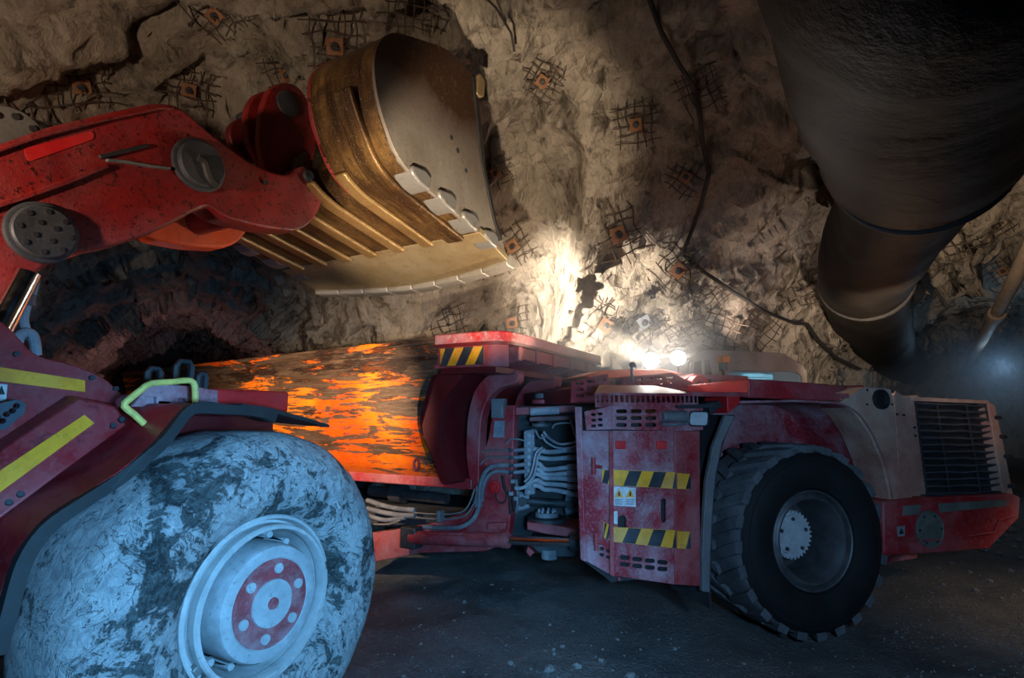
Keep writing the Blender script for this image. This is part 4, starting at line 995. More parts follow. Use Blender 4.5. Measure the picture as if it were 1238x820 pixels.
    for (b0, b1) in zip(base, base[1:]):
        fr = facet_frame(T, b0[0], b0[1], b1[0], b1[1]); n = max(4, int(fr.len / .046)); hs = []
        for i in range(n):
            if n > 14 and i in (n // 3,): continue
            s = (i + .5) * fr.len / n; w_ = fr.len / n * .34; hs.append([(s - w_, z0 + .04), (s + w_, z0 + .04), (s + w_, z1 - .02), (s - w_, z1 - .02)])
        bm = BM(); holed(bm, fr, [(0, z0), (fr.len, z0), (fr.len, z1), (0, z1)], hs, 0, -.012); obj('slotted_rim', bm, M['truck_dust'], hood)
    # head lamp and its bracket
    hl = facet_frame(T, *(T.tr(832, 506, .07)[0], .07), *(T.tr(860, 506, .05)[0], .05))
    bm = BM(); q = rnd(hl.trs([(833.5, 497), (857, 497), (856, 516), (832.5, 515.5)], 0), .035, 4); prism(bm, hl, q, .02, -.10); lp2 = obj('head_lamp', bm, M['black'], P, .008)
    bm = BM(); q = rnd(hl.trs([(835, 498.5), (855.5, 498.5), (854.5, 514.5), (834, 514)], .02), .03, 4); prism(bm, hl, q, .028, .01); obj('lens', bm, M['lens'], lp2, .006, label='frosted white lamp lens')
    bm = BM(); s0 = hl.tr(800, 506, 0)[0]; s1 = hl.tr(832, 506, 0)[0]; z = hl.tr(815, 505, 0)[1]
    cyl(bm, hl.w(s0, .0, z + .01), hl.w(s1 - .02, 0, z + .01), .05, seg=16); obj('lamp_cylinder', bm, M['grey_steel'], lp2, .01)
    bm = BM(); tube(bm, [hl.w(s0 - .02, .02, z - .05), hl.w(s0 + .08, .03, z - .06), hl.w(s1 - .05, .03, z - .05), hl.w(s1, 0, z - .02)], .014, 8, smooth=3); obj('lamp_cable', bm, M['hose'], lp2)
    bm = BM(); q = hl.trs([(818, 490), (872, 488), (872, 493), (818, 494)], .03); prism(bm, hl, q, .05, -.3); obj('lamp_shelf', bm, M['dark_steel'], P, .005)
    plate('lamp_wing', [(846, 489), (873, 484), (872, 492), (860, 503), (858, 494)], -.02, -.3, 'dark_steel', P)
    # mud guard between panel and tyre
    bm = BM(); line = T.trs([(887, 503), (872, 535), (864, 575), (860, 620), (858, 665), (857, 712), (859, 735)], .03)
    strip(bm, T, rnd(line, .15, 3, False), .05, -.55, .02); obj('mud_guard', bm, M['dark_steel'], P)
    bm = BM(); out = T.trs([(876, 502), (861, 540), (853, 580), (850, 625), (848, 670), (848, 715)], .04); inn = T.trs([(857, 716), (858, 665), (860, 620), (864, 575), (872, 535), (887, 503)], .04)
    prism(bm, T, out + inn, .055, .01); obj('guard_edge', bm, M['grey_steel'], P, .006)
    # --- fender visor, arch liner, nose
    v1 = facet_frame(T, T.tr(905, 470, .12)[0], .12, T.tr(1016, 475, .12)[0], .12)
    onp(v1, [(905, 458), (1003, 464.5), (1018, 485), (905, 481)], 'fender_visor', 'truck_red', P, .03, -.03, bev=.012)
    v2 = facet_frame(T, T.tr(822, 470, -.85)[0], -.85, T.tr(905, 470, .12)[0], .12)
    onp(v2, [(819, 467), (905, 458), (905, 481), (882, 480), (845, 478)], 'fender_visor', 'bright_red', P, .03, -.03, bev=.012)
    plate('visor_bracket', [(879, 479), (895, 479), (895, 488), (880, 500)], .08, -.25, 'bright_red', P)
    zf = T.tr(960, 483, .12)[1]
    bm = BM(); fbox(bm, T, T.tr(840, 478, 0)[0] - .1, T.tr(1016, 480, 0)[0], .10, -1.0, zf + .02, zf + .06); top = obj('fender_top', bm, M['truck_red'], P)
    arch = [(884, 488), (960, 486), (1015, 489), (1035, 500), (1053, 527), (1067, 560), (1076, 600), (1078, 635), (1072, 672)]
    lin = T.trs(arch, -.02)
    bm = BM(); strip(bm, T, rnd(lin, .1, 3, False), -.0, -1.0, -.02); obj('arch_liner', bm, M['truck_dust'], P, smooth=50)
    bm = BM(); prism(bm, T, T.trs([(850, 484), (1018, 484), (1100, 500), (1110, 675), (850, 720)], -.85), -.86, -.95); obj('wheel_well', bm, M['truck_dust'], P)
    nose = rnd(T.trs([(1015, 487), (1045, 468), (1078, 470), (1082, 496), (1087, 570), (1104, 601), (1100, 640), (1073, 672), (1078, 635), (1076, 600), (1067, 560), (1053, 527), (1035, 500)], .0), [0, .0, .03, .02, 0, 0, 0, 0, .05, .05, .05, .05, .05], 3)
    bm = BM(); prism(bm, T, nose, .0, -.35); nz = obj('nose_panel', bm, M['tan_red'], P, .012)
    plate('hood_side', [(1003, 466), (1045, 466), (1040, 490), (1018, 490)], -.25, -2.6, 'truck_red', P)
    s, z = T.tr(1064, 483, .0); bm = BM(); lathe(bm, T, s, z, [(-.05, .10), (.03, .10), (.03, .084), (.004, .08), (.004, .0)], 32); obj('air_inlet', bm, M['black'], nz, .004, label='round dark air inlet in the nose')
    for u, v in ((1048, 472), (1048, 489), (1078, 489), (1079, 474)):
        s, z = T.tr(u, v, 0); bm = BM(); cyl(bm, T.w(s, -.01, z), T.w(s, .01, z), .012, seg=8); obj('nose_bolt', bm, M['dark_steel'], nz)
    sp_ = plate('radiator_side', [(1081, 478), (1106, 484), (1124, 604), (1105, 603), (1087, 572)], -.06, -.5, 'tan_red', P)
    for u, v in ((1084, 501), (1092, 502), (1105, 517), (1106, 527)):
        s, z = T.tr(u, v, -.06); bm = BM(); cyl(bm, T.w(s, -.06, z), T.w(s, -.045, z), .012, seg=8); obj('side_bolt', bm, M['dark_steel'], sp_)
    plate('hood_top', [(1068, 470), (1084, 478), (1106, 482), (1196, 487), (1200, 540), (1070, 540)], -.5, -2.6, 'tan_red', P)
    plate('hood_step', [(1081, 480), (1083, 473), (1090, 478), (1102, 479), (1110, 478), (1111, 486)], -.1, -.45, 'tan_red', P, bev=.004)
    # radiator grille
    g = [(1108, 484), (1194, 487.5), (1214, 599), (1123, 602)]
    bm = BM(); q = T.trs(g, -.03); prism(bm, T, q, -.12, -.45); gr = obj('radiator_grille', bm, M['black'], P)
    def lerp(a, b, t): return (a[0] + (b[0] - a[0]) * t, a[1] + (b[1] - a[1]) * t)
    bm = BM(); n = 14
    for i in range(n):
        t = (i + .3) / n; tt = (i + .55) / n; a = lerp(q[0], q[3], t); b = lerp(q[1], q[2], t)
        pts = [lerp(a, b, k / 12) for k in range(13)]
        wob = [.006 * math.sin(k * 1.1 + i * 1.7) * (1 if k > 5 else .4) for k in range(13)]
        A = [bm.verts.new(T.w(s, -.03, z + w_)) for (s, z), w_ in zip(pts, wob)]; B = [bm.verts.new(T.w(s, -.03, z + w_ - .016)) for (s, z), w_ in zip(pts, wob)]
        Cc = [bm.verts.new(T.w(s, -.11, z + w_ - .045)) for (s, z), w_ in zip(pts, wob)]; D = [bm.verts.new(T.w(s, -.11, z + w_ - .033)) for (s, z), w_ in zip(pts, wob)]
        for X, Y in ((A, B), (B, Cc), (Cc, D), (D, A)): loop_faces(bm, X, Y, False)
        bm.faces.new((A[0], B[0], Cc[0], D[0])); bm.faces.new((A[-1], B[-1], Cc[-1], D[-1]))
    obj('louvre_slats', bm, M['grille'], gr, smooth=40)
    for t in (.0, .29, .70, .985):
        a = lerp(q[0], q[1], t); b = lerp(q[3], q[2], t); bm = BM(); prism(bm, T, [(a[0] - .006, a[1]), (a[0] + .006, a[1]), (b[0] + .006, b[1]), (b[0] - .006, b[1])], -.035, -.05); obj('grille_bar', bm, M['dark_steel'], gr)
    plate('grille_sill', [(1120, 599), (1216, 596), (1217, 602), (1121, 605)], -.0, -.2, 'dark_steel', P, bev=.004)
    plate('grille_header', [(1106, 480), (1196, 484.5), (1196, 488.5), (1107, 485)], .0, -.2, 'tan_red', P, bev=.004)
    col = plate('corner_column', [(1195, 486), (1203, 490), (1212, 530), (1225, 598), (1214, 601), (1202, 530)], -.01, -.6, 'tan_red', P)
    for u, v in ((1205, 505), (1211, 528), (1216, 552), (1221, 588)):
        s, z = T.tr(u, v, 0); bm = BM(); cyl(bm, T.w(s, -.02, z), T.w(s, .04, z), .022, seg=10); obj('column_stud', bm, M['dark_steel'], col)
    bm = BM(); pb = T.trs([(1062, 500), (1200, 500), (1215, 600), (1220, 640), (1080, 650)], -.4); prism(bm, T, pb, -.4, -2.7); obj('nose_core', bm, M['deep_red'], P)
    # bumper
    bp = T.trs([(1068, 607), (1105, 603), (1118, 602), (1224, 597), (1234, 601), (1232, 627), (1196, 664), (1130, 669), (1069, 672)], .06)
    bm = BM(); prism(bm, T, rnd(bp, .02, 2), .06, -2.75); bmp = obj('bumper', bm, M['truck_red'], P, .015)
    plate('bumper_inset', [(1092, 612), (1113, 610), (1113, 622), (1092, 624)], .066, .05, 'olive', bmp, bev=.003)
    plate('bumper_inset', [(1135, 609), (1218, 604), (1217, 612), (1137, 620)], .066, .05, 'olive', bmp, bev=.003)
    ridge = T.trs([(1092, 654), (1110, 653), (1140, 651), (1200, 643), (1207, 628), (1228, 622)], .06)
    bm = BM(); strip(bm, T, ridge, .075, .05, .018); obj('bumper_ridge', bm, M['truck_red'], bmp, .004)
    bm = BM(); strip(bm, T, T.trs([(1110, 608), (1126, 606), (1134, 604)], .06), .075, .05, .015); obj('bumper_ridge', bm, M['truck_red'], bmp, .004)
    s, z = T.tr(1123.5, 640, .06); bm = BM(); lathe(bm, T, s, z, [(.05, .178), (.075, .178), (.08, .168), (.072, .160), (.072, .0)], 48); cp = obj('round_cover', bm, M['olive'], bmp, label='round olive grey cover plate')
    for k in range(6):
        a = 2 * PI * k / 6; bm = BM(); c = (s + .14 * math.cos(a), z + .14 * math.sin(a)); cyl(bm, T.w(c[0], .07, c[1]), T.w(c[0], .082, c[1]), .012, seg=8); obj('cover_bolt', bm, M['dark_steel'], bmp)
    lb = plate('warning_label', [(1085, 637), (1094, 636), (1094, 648), (1086, 649)], .066, .058, 'sign_grey', bmp, bev=0); plate('warning_triangle', [(1087, 646), (1093, 645.5), (1090, 639)], .069, .064, 'black', bmp, bev=0)
    # --- engine hood pieces behind the louvred band
    hp = plate('slotted_guard', [(691, 462), (735, 452), (738, 483), (690, 487)], -.75, -.78, 'truck_red', P, holes=[pslot(696 + 13 * i, 706 + 13 * i, 461.5 + 7.5 * j - 2.2 * i, 465.5 + 7.5 * j - 2.2 * i) for i in range(3) for j in range(3)])
    plate('guard_core', [(688, 470), (740, 460), (860, 458), (860, 488), (688, 488)], -.9, -2.4, 'deep_red', P)
    plate('slotted_guard', [(752, 456), (812, 451), (836, 462), (840, 470), (752, 470)], -.72, -.75, 'truck_red', P, holes=[pslot(769 + 12 * i, 777 + 12 * i, 457 + 5.6 * j - .6 * i, 459.8 + 5.6 * j - .6 * i) for i in range(4) for j in range(2)])
    gm = [[(746.2 + 3 * i, 459 + 3 * j), (748 + 3 * i, 459 + 3 * j), (748 + 3 * i, 461 + 3 * j), (746.2 + 3 * i, 461 + 3 * j)] for i in range(4) for j in range(4)]
    plate('mesh_screen', [(745, 458), (759, 457), (759, 472), (745, 473)], -.74, -.755, 'dark_steel', P, holes=gm)
    plate('hood_ridge', [(704, 455), (726, 448), (800, 446), (826, 452), (800, 455), (726, 458)], -1.0, -1.6, 'arm_orange', P)
    plate('rear_hood', [(820, 462), (840, 452), (905, 455), (905, 470), (822, 472)], -.95, -1.8, 'truck_red', P)
    s, z = T.tr(847, 466, -.8); bm = BM(); lathe(bm, T, s, z, [(-.9, .11), (-.8, .11), (-.79, .1), (-.8, .05), (-.9, .05)], 32, closed=True); obj('pipe_flange', bm, M['bright_red'], P)
    bm = BM(); px = [(765, 462), (764, 450), (764, 444), (762, 441), (766, 440), (768, 444)]; tube(bm, [T.w(q[0], -.7, q[1]) for q in T.trs(px, -.7)], .016, 8, smooth=3); obj('lifting_hook', bm, M['grey_steel'], P)
    # rear-facing flood lamps, lit
    for i, (u, v, r) in enumerate(((787, 436, .085), (820, 433, .08))):
        s, z = T.tr(u, v, -1.1); c = T.w(s, -1.1, z); d = (Vector((-.35, -1, -.05))).normalized()
        FLOODS.append(c + d * .035); bm = BM(); cyl(bm, c - d * .10, c, r * .7, r * 1.12, 24); fl = obj('flood_lamp', bm, M['black'], P)
        bm = BM(); cyl(bm, c - d * .01, c + d * .012, r, seg=24); obj('lamp_glass', bm, M['lamp_on'], fl, label='glowing lamp glass')
        bm = BM(); cyl(bm, c - d * .06 + Vector((0, 0, -r)), c - d * .06 + Vector((0, 0, -.22)), .014, seg=8); obj('lamp_stem', bm, M['grey_steel'], fl)
    # --- cab on the far side
    o = -1.9
    bm = BM(); cs = rnd(T.trs([(833, 474), (835, 436), (850, 427), (946, 430), (972, 447), (974, 474)], o), [0, .05, .1, .08, .06, 0], 3)
    win = rnd(T.trs([(880, 466), (881, 451), (887, 448), (962, 450), (969, 454), (970, 466)], o), .03, 3)
    holed(bm, T, cs, [win], o, o - .05); cab = obj('cab', bm, M['cab_grey'], P)
    bm = BM(); prism(bm, T, cs, o - 1.0, o - 1.05); obj('cab_wall', bm, M['cab_grey'], cab)
    bm = BM(); strip(bm, T, rnd(T.trs([(835, 436), (850, 427), (946, 430), (972, 447), (974, 474)], o), .08, 3, False), o, o - 1.05, -.04); obj('cab_roof', bm, M['cab_grey'], cab)
    bm = BM(); prism(bm, T, rnd(T.trs([(880, 466), (881, 451), (887, 448), (962, 450), (969, 454), (970, 466)], o), .03, 3), o - .02, o - .03); obj('cab_window', bm, M['glass'], cab)
    bm = BM(); prism(bm, T, T.trs([(870, 476), (870, 446), (966, 446), (972, 476)], o), o - .7, o - .75); ci = obj('cab_back', bm, M['cab_inside'], cab)
    for u0, u1, v0, v1 in ((899, 925, 452, 456), (928, 958, 453, 457), (905, 940, 457, 459), (944, 952, 456, 461)):
        bm = BM(); prism(bm, T, T.trs([(u0, v0), (u1, v0 + .4), (u1, v1), (u0, v1 - .5)], o - .6), o - .6, o - .64); obj('cab_window_glow', bm, M['window_glow'], cab)  # glow patches added behind the window glass
    plate('cab_side_window', [(838, 455), (840, 438), (848, 436), (849, 455)], o + .006, o - .01, 'black', cab)
    plate('cab_side_window', [(852, 455), (852, 435), (858, 436), (862, 456)], o + .006, o - .01, 'black', cab)
    s, z = T.tr(874, 437, -1.75); bm = BM(); cyl(bm, T.w(s, -1.75, z - .12), T.w(s, -1.75, z - .02), .05, .06, 16); cyl(bm, T.w(s, -1.75, z - .3), T.w(s, -1.75, z - .12), .02, seg=8); bc = obj('beacon_base', bm, M['dark_steel'], P)
    bm = BM(); fbox(bm, T, s - .06, s + .06, -1.68, -1.8, z - .02, z + .07); obj('beacon', bm, M['amber'], bc, .015, label='amber beacon')
build_truck_front()

def build_hinge():
    P = TK; q0 = at(655, 600, 6.0); Hf = Frame(q0.x, q0.y, -6)
    def hose(name, px, o, r, mat, sm=4, seg=8):
        bm = BM(); tube(bm, [Hf.w(q[0], o, q[1]) for q in Hf.trs(px, o)], r, seg, smooth=sm); return obj(name, bm, M[mat], P, smooth=60)
    def plate(name, px, o0, o1, mat, bev=.006, r=0, parent=None):
        bm = BM(); q = Hf.trs(px, o0); q = rnd(q, r, 3) if r else q; prism(bm, Hf, q, o0, o1); return obj(name, bm, M[mat], parent or P, bev)
    plate('bay_back_plate', [(606, 490), (706, 490), (706, 660), (606, 660)], -.75, -.8, 'black')
    plate('bay_header', [(611, 493), (696, 490), (697, 498), (612, 503)], .05, -.5, 'truck_red')
    plate('bay_shelf', [(640, 504), (697, 502), (697, 508), (640, 510)], -.1, -.6, 'deep_red')
    bm = BM(); a = Hf.tr(641, 498, .1); b = Hf.tr(676, 496, .1); cyl(bm, Hf.w(a[0], .1, a[1]), Hf.w(b[0], .1, b[1]), .045, seg=20); obj('hose_reel_tube', bm, M['pale_hose'], P, .006)
    for (u, v, r, h, m) in ((657, 486, .14, .05, 'truck_red'), (657, 479, .1, .06, 'grey_steel'), (655, 514, .12, .04, 'grey_steel'), (655, 508, .07, .1, 'dark_steel')):
        s, z = Hf.tr(u, v, -.2); bm = BM(); cyl(bm, Hf.w(s, -.2, z - h / 2), Hf.w(s, -.2, z + h / 2), r, seg=32); obj('hinge_pin_flange', bm, M[m], P, .006)
    vb = plate('valve_block', [(633, 521), (646, 519), (647, 598), (634, 600)], -.05, -.25, 'valve', .012)
    for k in range(9):
        s, z = Hf.tr(640, 527 + 8.4 * k, -.05); bm = BM(); cyl(bm, Hf.w(s, -.06, z), Hf.w(s, .0, z), .022, seg=8); cyl(bm, Hf.w(s + .045, -.06, z), Hf.w(s + .045, -.02, z), .012, seg=6); obj('valve_fitting', bm, M['pale_hose'], vb)
    for y0, y1, y2 in ((543, 546, 543.5), (552, 554.5, 553), (560, 567, 564), (567, 573.5, 572), (573, 578, 580), (581, 585, 589), (587, 592, 598.5)):
        hose('bay_hose', [(645, y0), (652, y0 + 1), (658, y1), (668, y1 + .5), (684, (y1 + y2) / 2), (701, y2)], .0, .026, 'pale_hose', 4, 10)
        s, z = Hf.tr(690, (y1 + 3 * y2) / 4, 0); bm = BM(); cyl(bm, Hf.w(s - .04, .0, z), Hf.w(s + .06, .0, z + (y1 - y2) * .0008), .033, seg=10); obj('hose_ferrule', bm, M['valve'], P, .004)
    for y in (544.5, 553, 562.5, 571):
        hose('coupling', [(612, y), (624, y + .3), (636, y - 1)], .05, .022, 'valve', 0, 8)
        s, z = Hf.tr(618, y, .05); bm = BM(); cyl(bm, Hf.w(s - .03, .05, z), Hf.w(s + .03, .05, z), .034, seg=8); obj('coupling_nut', bm, M['dark_steel'], P)
    hose('thin_hose', [(612, 538), (616, 532), (624, 531), (634, 533)], .08, .010, 'valve')
    hose('thin_hose', [(657, 522), (664, 530), (676, 537), (690, 536), (698, 533)], .1, .014, 'pale_hose')
    hose('thin_hose', [(655, 525), (660, 534), (672, 541), (688, 542), (699, 538)], .08, .012, 'pale_hose')
    hose('thin_hose', [(668, 518), (672, 513), (690, 512), (694, 522), (697, 532)], .06, .009, 'pale_hose')
    hose('thin_hose', [(690, 508), (693, 520), (696, 530)], .06, .011, 'pale_hose')
    hose('thin_hose', [(656, 541), (648, 548), (645, 562), (641, 575), (634, 583)], .12, .013, 'pale_hose')
    hose('thin_hose', [(659, 543), (651, 550), (648, 566), (644, 578), (636, 586)], .13, .013, 'pale_hose')
    hose('thin_hose', [(647, 520), (653, 530), (660, 528), (668, 534)], .14, .011, 'valve')
    hose('thin_hose', [(626, 591), (634, 589), (645, 582), (652, 580)], .1, .02, 'pale_hose')
    hose('thin_hose', [(621, 576), (619, 590), (620, 604), (622, 618)], .1, .012, 'cable')
    hose('thin_hose', [(608, 575), (610, 590), (616, 600), (617, 622)], .1, .014, 'cable')
    hose('thin_hose', [(624, 580), (626, 600), (624, 620)], .08, .016, 'hose')
    for u, v in ((620, 582), (625, 590), (618, 597), (624, 603)):
        s, z = Hf.tr(u, v, .12); bm = BM(); fbox(bm, Hf, s - .025, s + .025, .14, .08, z - .02, z + .02); obj('cable_clip', bm, M['valve'], P, .004)
    # drive shaft yokes
    s, z = Hf.tr(634, 606, -.2); s2, z2 = Hf.tr(690, 610, -.2)
    bm = BM(); cyl(bm, Hf.w(s, -.2, z), Hf.w(s2, -.2, z2), .045, seg=16); sh = obj('drive_shaft', bm, M['dark_steel'], P)
    for (a, b) in ((s - .02, z), (s2, z2)):
        for dz in (-.07, .07):
            bm = BM(); cyl(bm, Hf.w(a - .06, -.2, b + dz), Hf.w(a + .08, -.2, b + dz * .6), .05, .035, 12); obj('shaft_yoke', bm, M['valve'], sh, .008)
        bm = BM(); cyl(bm, Hf.w(a, -.12, b), Hf.w(a, -.28, b), .05, seg=16); obj('shaft_cross', bm, M['dark_steel'], sh)
    # hinge discs and plates
    for (u, v, r, h, m) in ((661, 628, .22, .05, 'dark_steel'), (661, 622, .13, .05, 'valve')):
        s, z = Hf.tr(u, v, -.1); bm = BM(); cyl(bm, Hf.w(s, -.1, z - h / 2), Hf.w(s, -.1, z + h / 2), r, seg=40); obj('hinge_disc', bm, M[m], P, .006)
    s, z = Hf.tr(661, 620, -.1)
    for k in range(9):
        a = 2 * PI * k / 9; bm = BM(); c = Hf.w(s + .09 * math.cos(a), -.1 + .09 * math.sin(a), z); cyl(bm, c, c + Vector((0, 0, .035)), .015, seg=6); obj('hinge_bolt', bm, M['pale_hose'], P)
    plate('hinge_plate', [(637, 631), (664, 634), (706, 642), (706, 652), (660, 646), (637, 641)], .12, -.5, 'truck_red', .01)
    plate('hinge_plate', [(640, 658), (700, 662), (700, 674), (672, 674), (650, 668)], .0, -.6, 'dark_steel', .01)
    s, z = Hf.tr(664, 671, .0); bm = BM(); cyl(bm, Hf.w(s, -.05, z - .05), Hf.w(s, -.05, z + .05), .09, seg=24); obj('lower_pin', bm, M['valve'], P, .006)
    plate('hinge_lug', [(638, 661), (646, 668), (641, 674), (636, 668)], .02, -.1, 'truck_red')
build_hinge()
# ------------------------------------------------------------------ services hung in the drift
def build_duct():
    D = empty('ventilation_duct', at(1110, 190, 4.4), 0, 'huge black fabric ventilation duct sagging under the roof on the right', 'air duct')
    path = [(1330, -520, 1.35), (1190, -190, 1.75), (1128, 20, 2.75), (1112, 186, 4.55), (1080, 262, 6.0), (1046, 330, 7.7), (1056, 385, 10.2), (1076, 425, 14.5), (1098, 446, 20)]
    P = smooth_path([at(*q) for q in path], 14)
    def section(i0, i1, seed, r=.62):
        bm = BM(); seg = 48; rings = []; n = i1 - i0
        for i in range(i0, i1 + 1):
            p = P[i]; d = (P[min(i + 1, len(P) - 1)] - P[max(i - 1, 0)]).normalized(); x, y = basis(d)
            row = []
            for k in range(seg):
                a = 2 * PI * k / seg; q = x * math.cos(a) + y * math.sin(a)
                w = vnoise(np.array([[p.x * 1.4 + q.x, p.y * 1.4 + q.y, p.z + q.z * 1.5 + seed]]), 3)[0] - .5
                w2 = vnoise(np.array([[p.x * 7 + q.x * .8, p.y * 7, q.z * 1.2 + seed]]), 4)[0] - .5
                t = (i - i0) / n; pinch = 1 - .04 * (max(0, 1 - t * 8) + max(0, t * 8 - 7))
                row.append(bm.verts.new(p + q * (r * pinch + w * .09 + w2 * .035)))
            rings.append(row)
        for a, b in zip(rings, rings[1:]): loop_faces(bm, a, b)
        for q in (rings[0], rings[-1]): bm.faces.new(q)
        return obj('duct_section', bm, M['duct'], D, smooth=70)
    j = 14 * 3
    a = section(0, j, 0, .70); b = section(j, 14 * 5 + 2, 9, .60); c = section(14 * 5 + 2, len(P) - 1, 17, .60)
    for i in (j, 14 * 5 + 2):
        p = P[i]; d = (P[i + 1] - P[i - 1]).normalized(); x, y = basis(d); r = .66 if i == j else .59
        bm = BM(); tube(bm, [p + (x * math.cos(2 * PI * k / 40) + y * math.sin(2 * PI * k / 40)) * r for k in range(41)], .03, 8); obj('joint_ring', bm, M['cable'], D)
    for i in range(8, len(P) - 4, 12):
        p = P[i]; hit = TREE.ray_cast(p, Vector((0, 0, 1)))
        if hit[0]:
            bm = BM(); cyl(bm, p + Vector((0, 0, .55)), hit[0] + Vector((0, 0, .05)), .008, seg=6); obj('hanger_wire', bm, M['wire'], D)
build_duct()
def build_pipe():
    bm = BM(); D = empty('service_pipe', at(1205, 370, 9), 0, 'dusty brown steel pipe running along the right wall', 'pipe')
    p = [at(1300, 190, 6.2), at(1238, 315, 8.2), at(1212, 366, 10), at(1180, 425, 14), at(1165, 452, 20)]
    tube(bm, p, .105, 14, smooth=4); obj('pipe_run', bm, M['pipe'], D)
    for t, (u, v, d) in enumerate(((1204, 381, 10.7),)):
        a = at(u, v, d); e = (p[3] - p[2]).normalized(); bm = BM(); cyl(bm, a - e * .18, a + e * .18, .15, seg=14); obj('pipe_coupling', bm, M['pipe'], D, .02)
    q, n = rock_point(1228, 340); bm = BM(); cyl(bm, at(1225, 341, 8.9), q, .02, seg=8); obj('pipe_bracket', bm, M['wire'], D)
build_pipe()
def rock_path(px, lift, step=7):
    pts = []
    for (a, b) in zip(px, px[1:]):
        n = max(1, int(math.hypot(b[0] - a[0], b[1] - a[1]) / step))
        for k in range(n): pts.append((a[0] + (b[0] - a[0]) * k / n, a[1] + (b[1] - a[1]) * k / n))
    pts.append(px[-1]); dep = []
    for u, v in pts:
        h, _ = on_rock(u, v); dep.append((h - CAM).length if h else 9)
    m = len(dep); k = 3
    sm = [min(dep[max(0, i - k):i + k + 1]) for i in range(m)]; sm = [sum(sm[max(0, i - k):i + k + 1]) / len(sm[max(0, i - k):i + k + 1]) for i in range(m)]
    return [CAM + ray(u, v).normalized() * (d - lift) for (u, v), d in zip(pts, sm)]
def cable(name, px, r, label):
    bm = BM(); p = rock_path(px, .06); tube(bm, p, r, 8); return tag(obj(name, bm, M['cable'], None, origin=p[0]), label, 'cable')
cable('hanging_cable', [(782, -10), (800, 40), (822, 80), (838, 102), (846, 140), (850, 175), (857, 210), (848, 245), (838, 275), (825, 307), (850, 328), (885, 352), (925, 377), (960, 391), (976, 392), (990, 412), (1010, 432), (1040, 446)], .028, 'long black cable strung over the bolts across the rock wall')
cable('hanging_cable', [(838, 306), (835, 325), (834, 352)], .008, 'short thin wire dangling from the bend of the black cable')
cable('hanging_cable', [(582, -8), (600, 10), (618, 40), (622, 62)], .012, 'thin dark wire on the shadowed roof above the bucket')

def rock_bolt(u, v, size, rot, label, plate=True, tint='rust_plate', rows=5, seed=0):
    rg = random.Random(seed * 31 + 5)
    p, n = rock_point(u, v); 
    if p is None: return
    n = (n * .75 + (CAM - p).normalized() * .25).normalized()
    x = n.cross(Vector((0, 0, 1))).normalized(); y = n.cross(x).normalized()
    a = math.radians(rot); ex, ey = x * math.cos(a) + y * math.sin(a), y * math.cos(a) - x * math.sin(a)
    b = empty('rock_bolt', p, 0, label, 'rock bolt', 'rock bolts with mesh straps')
    k = size * (.62 if p.z > 5.0 else .92); sp = .15 * k
    def pt(i, j, h): return p + ex * i + ey * j + n * h
    bm = BM(); half = (rows - 1) / 2
    for side in (0, 1):
        for i in range(rows):
            c = (i - half) * sp + rg.uniform(-.015, .015) * k; l0 = -half * sp - rg.uniform(.02, .17) * k; l1 = half * sp + rg.uniform(.02, .17) * k
            if rg.random() < .16: l1 *= .3
            pts = []
            ph = rg.uniform(0, 6)
            for q in range(7):
                t = l0 + (l1 - l0) * q / 6; bend = .02 * k * math.sin(q * 1.3 + ph); hh = .055 + .03 * math.sin(q * 1.1 + ph * 2) + .05 * k * (abs(q - 3) / 3) ** 2 * rg.uniform(.1, 1)
                pts.append(pt(c + bend, t, hh) if side else pt(t, c + bend, hh))
            tube(bm, pts, .0095 * k ** .5, 5)
    obj('wire_mesh', bm, M['wire'], b, smooth=60)
    if plate:
        w_ = .112 * k; bm = BM(); F_ = Frame(0, 0, 0)
        c4 = [pt(i * w_, j * w_, .085) for i, j in ((-1, -1), (1, -1), (1, 1), (-1, 1))]; d4 = [q + n * .014 for q in c4]
        A = [bm.verts.new(q) for q in c4]; B = [bm.verts.new(q) for q in d4]
        bm.faces.new(A); bm.faces.new(B); loop_faces(bm, A, B); obj('bolt_plate', bm, M[tint], b, .006)
        bm = BM(); cyl(bm, pt(0, 0, .098), pt(0, 0, .118), .062 * k, .045 * k, 20); cyl(bm, pt(0, 0, .115), pt(0, 0, .15), .03 * k, seg=6); cyl(bm, pt(0, 0, .02), pt(.01, .01, .17), .014 * k, seg=8); obj('bolt_nut', bm, M['dark_steel'], b)
    else:
        bm = BM(); cyl(bm, pt(0, 0, -.05), pt(0, 0, .14), .018 * k, seg=8); obj('bolt_end', bm, M['wire'], b)
